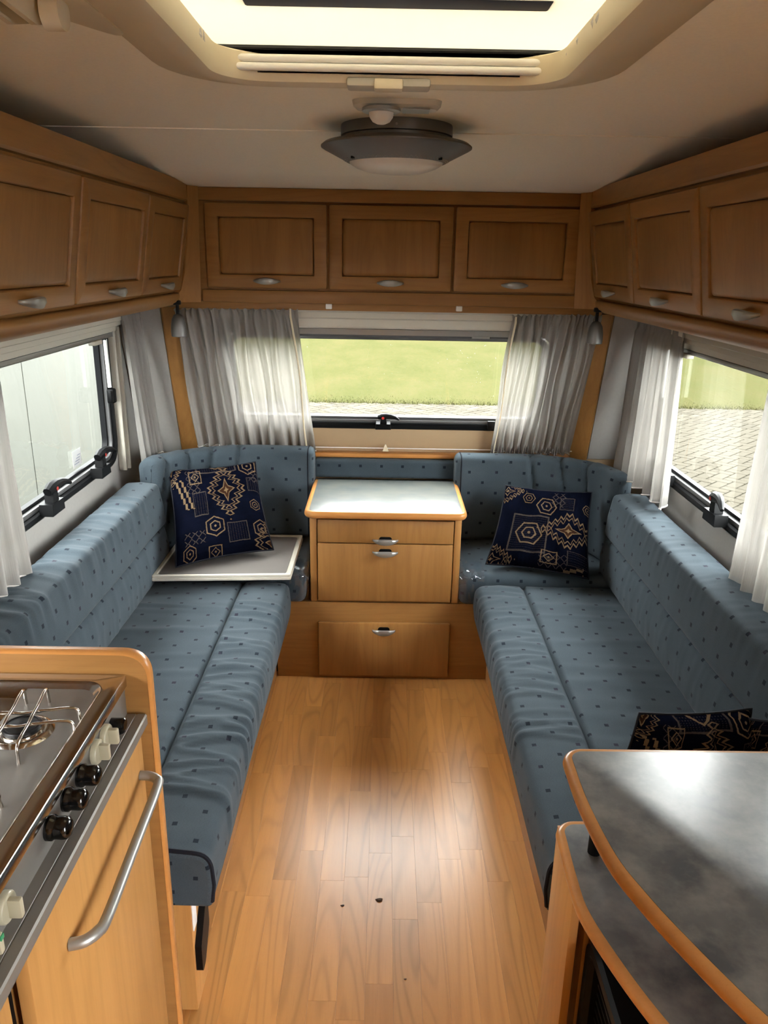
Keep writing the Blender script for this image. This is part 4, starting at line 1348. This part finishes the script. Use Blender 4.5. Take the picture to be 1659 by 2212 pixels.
# ------------------------------------------------------------------ kitchen unit with hob
def kitchen():
    t = thing('kitchen_divider', 'beech end panel with rounded corner behind the hob', 'panel', (-0.72, 1.21, 0))
    out = fillet([(-0.405, 0.0, 0), (-0.405, 0.958, 0.05), (-1.05, 0.958, 0), (-1.05, 0.0, 0)], 9)
    inn = fillet([(-0.4085, 0.0, 0), (-0.4085, 0.9545, 0.047), (-1.05, 0.9545, 0), (-1.05, 0.0, 0)], 9)
    B().prism([(x, z) for x, z in inn], 'y', 1.198, 1.222).build('board', wood_x, t)
    loops = []
    for (k, y) in ((0, 1.1995), (1, 1.197), (1, 1.223), (0, 1.2205)):
        src = out if k == 0 else inn
        loops.append([(x, y, z) for x, z in src])
    lo = [[(x, 1.1965, z) for x, z in inn], [(x, 1.200, z) for x, z in out], [(x, 1.220, z) for x, z in out], [(x, 1.2235, z) for x, z in inn]]
    n = len(out)
    vs = [p for L in lo for p in L]; fs = []
    for j in range(3):
        for i in range(n-1):
            if out[i][0] > -1.04 or out[i+1][0] > -1.04:
                fs.append((j*n+i, j*n+i+1, (j+1)*n+i+1, (j+1)*n+i))
    B().add(vs, fs).build('edge_band', edge_wood, t, smooth=60)

    c = thing('kitchen_cabinet', 'beech kitchen cabinet with long silver bar handle below the hob', 'cabinet', (-0.72, 0.85, 0))
    box('carcass', (-1.05, 0.0, 0.02), (-0.452, 1.195, 0.800), wood_y, c)
    d = box('door', (-0.440, 0.716, 0.05), (-0.421, 1.176, 0.812), wood_pale, c, 0.002)
    pts = [(-0.421, 1.150, 0.742), (-0.404, 1.150, 0.741), (-0.389, 1.142, 0.740), (-0.383, 1.122, 0.738), (-0.383, 0.98, 0.727), (-0.383, 0.865, 0.718), (-0.388, 0.842, 0.716), (-0.402, 0.826, 0.715), (-0.421, 0.820, 0.715)]
    B().tube([tuple(p) for p in catmull(pts, 5)], 0.0085, 12).build('handle', silver, d)
    box('gap_shade_strip', (-0.455, 0.670, 0.05), (-0.446, 0.714, 0.80), rubber, c)  # black strip paints the dark gap between the two doors
    d2 = box('door', (-0.440, 0.10, 0.05), (-0.421, 0.668, 0.812), wood_pale, c, 0.002)
    h = thing('hob', 'stainless steel gas hob with wire pan supports', 'hob', (-0.70, 0.85, 0.80))
    # fascia shelf below the knobs
    fp = [(-0.50, 0.842), (-0.432, 0.842), (-0.4312, 0.8408), (-0.4300, 0.8408), (-0.4292, 0.842), (-0.415, 0.842), (-0.4125, 0.8395), (-0.4125, 0.822), (-0.50, 0.822)]
    B().prism(fp, 'y', 0.45, 1.190).build('fascia', steel_dark, h, smooth=25)
    box('control_face', (-0.60, 0.45, 0.842), (-0.448, 1.190, 0.912), steel_dark, h)
    B().lathe([(0.0055, 0.0), (0.0085, 0.0008), (0.0095, 0.0)], (-0.443, 1.135, 0.8421), 'z', 20).build('fascia_ring', black_pl, h)
    # top plate: flange, raised bead, sunk well
    C = (-0.735, 0.82, 0.918)
    U, Vv, N = (1, 0, 0), (0, 1, 0), (0, 0, 1)
    w, l = 0.585, 0.742
    b = B()
    slab(b, C, U, Vv, N, w, l, 0.004, [(0, -0.016), (0, 0.0), (0.0015, 0.0022), (0.0205, 0.0022)], 5)
    pl = B()
    loops = []
    for ins, dz, r in ((0, -0.018, 0.004), (0, 0.0, 0.004), (0.0012, 0.0016, 0.004), (0.021, 0.0016, 0.035), (0.0235, 0.0036, 0.035), (0.0265, 0.0032, 0.034), (0.030, -0.001, 0.032), (0.045, -0.012, 0.026), (0.055, -0.0145, 0.022)):
        loops.append([Vector(C)+Vector((p[0], p[1], dz)) for p in rrect(w-2*ins, l-2*ins, r, 8)])
    pl.loft(loops, cap0=False, cap1=True)
    pl.build('plate', steel, h, smooth=50)
    def burner(x, y, R, rc):
        z = 0.918-0.0145
        d = B().lathe([(R, 0.0002), (R*0.985, 0.0050), (R*0.96, 0.0062), (R*0.93, 0.0058), (R*0.86, 0.0026), (R*0.76, 0.0008), (R*0.66, 0.0022), (R*0.58, 0.0075), (R*0.52, 0.0120), (R*0.45, 0.0130), (R*0.42, 0.0128)], (x, y, z), 'z', 48).build('burner_dish', steel, h, smooth=60)
        B().lathe([(rc*1.10, 0.011), (rc*1.08, 0.0155), (rc*0.98, 0.0165)], (x, y, z), 'z', 40).build('burner_ring', chrome, d)
        B().lathe([(rc, 0.014), (rc, 0.0205), (rc*0.96, 0.022), (rc*0.86, 0.0228), (rc*0.80, 0.0215), (rc*0.2, 0.0218)], (x, y, z), 'z', 40).build('burner_cap', iron, d)
    def support(x, y, R, rot):
        z = 0.918-0.0145
        b = B()
        f = B()
        for k in range(2):
            for off in (-0.018, 0.018):
                a = math.radians(rot+90*k)
                c_, s_ = math.cos(a), math.sin(a)
                zz = 0.034+0.004*k
                P = lambda u, v, q: (x+u*c_-v*s_, y+u*s_+v*c_, z+q)
                pts = [P(-R, off, 0.001), P(-R+0.003, off, 0.018), P(-R+0.009, off, zz), P(-R*0.3, off, zz-0.001), P(0, off, zz-0.004*(1-k)), P(R*0.3, off, zz-0.001), P(R-0.009, off, zz), P(R-0.003, off, 0.018), P(R, off, 0.001)]
                b.tube([tuple(p) for p in catmull(pts, 4)], 0.0026, 8)
                for e in (-R, R):
                    f.lathe([(0.0055, 0), (0.0055, 0.004), (0.003, 0.006)], P(e, off, 0), 'z', 10)
        o = b.build('pan_support', chrome, h, smooth=60)
        f.build('rubber_feet', plain('dark_red_rubber', (0.05, 0.018, 0.012), 0.6) if 'dark_red_rubber' not in bpy.data.materials else bpy.data.materials['dark_red_rubber'], o)
    for x, y, R, rc, S in ((-0.552, 1.028, 0.082, 0.029, 0.084), (-0.600, 0.838, 0.092, 0.036, 0.098), (-0.85, 0.93, 0.070, 0.028, 0.08)):
        burner(x, y, R, rc); support(x, y, S, 8 if x > -0.58 else 0)
    # knobs
    A = (Vector((0, 1, 0)), Vector((0, 0, 1)), Vector((1, 0, 0)))
    for y in (0.973, 0.919, 0.861):
        B().lathe([(0.014, 0.0), (0.0175, 0.001), (0.0175, 0.008), (0.0155, 0.010), (0.0150, 0.014), (0.0155, 0.022), (0.0145, 0.028), (0.010, 0.032), (0.002, 0.0335)], (-0.448, y, 0.876), A, 28).build('knob', black_gloss, h, smooth=50)
    for y, z in ((1.076, 0.884), (1.034, 0.884), (0.727, 0.884), (0.676, 0.884)):
        k = B().lathe([(0.016, 0.0), (0.0195, 0.001), (0.0195, 0.008), (0.018, 0.010), (0.006, 0.0105)], (-0.448, y, z-0.010), A, 28).build('knob', knob_cream, h, smooth=50)
        B().box((-0.440, y-0.0045, z-0.024), (-0.422, y+0.0050, z+0.004), 0.003).build('grip', knob_cream, k)
        if y < 0.7:
            B().box((-0.4225, y-0.003, z-0.004), (-0.4212, y+0.004, z+0.002), 0.0).build('green_mark', green_pl, k)
    B().lathe([(0.011, 0), (0.011, 0.022), (0.009, 0.024)], (-0.448, 1.115, 0.870), A, 18).build('igniter', black_gloss, h)
    B().box((-0.452, 1.150, 0.905), (-0.443, 1.185, 0.916), 0.002).build('lid_hinge', steel_dark, h)
kitchen()

# ------------------------------------------------------------------ worktops and heater on the other side
def sideboard():
    t = thing('worktop_unit', 'two-tier curved dark stone-look worktop with beech edging', 'worktop', (0.75, 0.8, 0))
    def top(front, yfar, z0, z1, name):
        cur = catmull([np.array(p) for p in front], 6)
        pts = [tuple(p) for p in cur]
        x1 = X0+XW-0.004
        o = [(x1, yfar), ]
        R_ = 0.042; corner = [(front[0][0]+R_-R_*math.sin(math.pi/2*k/9), yfar-R_+R_*math.cos(math.pi/2*k/9)) for k in range(9)]
        out = o+corner+pts+[(x1, pts[-1][1])]
        return counter_top(t, out, z0, z1, lam_dark, name, band=0.017)
    up = [(0.347, 1.210), (0.347, 1.10), (0.360, 0.973), (0.384, 0.893), (0.416, 0.815), (0.474, 0.697), (0.56, 0.56), (0.70, 0.40), (0.90, 0.27)]
    lw = [(0.346, 1.200), (0.343, 1.10), (0.346, 1.02), (0.374, 0.918), (0.410, 0.823), (0.47, 0.70), (0.56, 0.55), (0.70, 0.39), (0.90, 0.26)]
    top(lw, 1.250, 0.555, 0.580, 'lower_worktop')
    top(up, 1.258, 0.715, 0.741, 'upper_worktop')
    B().tube([(0.405, 1.16, 0.580), (0.405, 1.16, 0.716)], 0.012, 14).build('support_peg', rubber, t)
    B().tube([(0.70, 0.60, 0.580), (0.70, 0.60, 0.716)], 0.016, 14).build('support_peg', rubber, t)
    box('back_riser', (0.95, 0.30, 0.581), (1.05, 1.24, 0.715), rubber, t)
    box('end_board', (0.361, 1.112, 0.0), (0.377, 1.262, 0.554), wood_pale, t, 0.001)
    box('inner_board', (0.400, 1.142, 0.0), (0.410, 1.262, 0.554), wood_pale, t, 0.001)
    box('cross_board', (0.411, 1.236, 0.0), (1.05, 1.262, 0.554), wood_x, t)
    h = thing('gas_heater', 'black slatted gas heater under the lower worktop', 'heater', (0.6, 0.85, 0))
    ya, yb = 0.50, 1.138
    body = [(0.455, 0.03), (0.455, 0.395), (0.48, 0.43), (0.60, 0.45), (0.60, 0.03)]
    B().prism(body, 'y', ya, yb).build('body', rubber, h)
    fr = B()
    ring(fr, (0.425, (ya+yb)/2, 0.225), (0, 1, 0), (0, 0, 1), (-1, 0, 0), yb-ya, 0.40, 0.05, [(0, -0.03), (0, 0.014), (0.006, 0.022), (0.026, 0.022), (0.036, 0.012), (0.036, -0.03)], 7)
    fr.build('front_frame', black_pl, h)
    for k in range(17):
        z = 0.055+k*0.0205
        B().prism([(0.424, z), (0.440, z+0.002), (0.440, z+0.009), (0.424, z+0.006)], 'y', ya+0.03, yb-0.03).build('slat', iron, h, smooth=0)
sideboard()

# ------------------------------------------------------------------ bits on the floor
def crumbs():
    r = random.Random(21)
    spots = [(0.012, 1.62, 0.011, 'dry brown leaf scrap lying in the middle of the aisle floor', 'leaf'),
             (-0.085, 1.60, 0.006, 'dark crumb on the aisle floor near the leaf scrap', 'crumb'),
             (-0.12, 1.235, 0.003, 'tiny dark crumb on the floor, lower of the close pair', 'crumb'),
             (-0.108, 1.255, 0.0026, 'tiny dark crumb on the floor, upper of the close pair', 'crumb'),
             (0.075, 1.385, 0.004, 'brown speck on the worn patch of floor', 'crumb')]
    for x, y, q, lab, cat in spots:
        n = 9
        loops = []
        for k, (s_, z) in enumerate(((1.0, 0.0), (1.05, q*0.15), (0.6, q*0.4))):
            loops.append([(x+math.cos(2*math.pi*i/n)*q*s_*(0.7+0.6*((i*7) % 5)/5), y+math.sin(2*math.pi*i/n)*q*0.6*s_*(0.7+0.5*((i*3) % 4)/4), z+0.0001) for i in range(n)])
        o = B().loft(loops).build('leaf_scrap' if cat == 'leaf' else 'crumb', crumb_mat)
        tag(o, lab, cat)
crumbs()
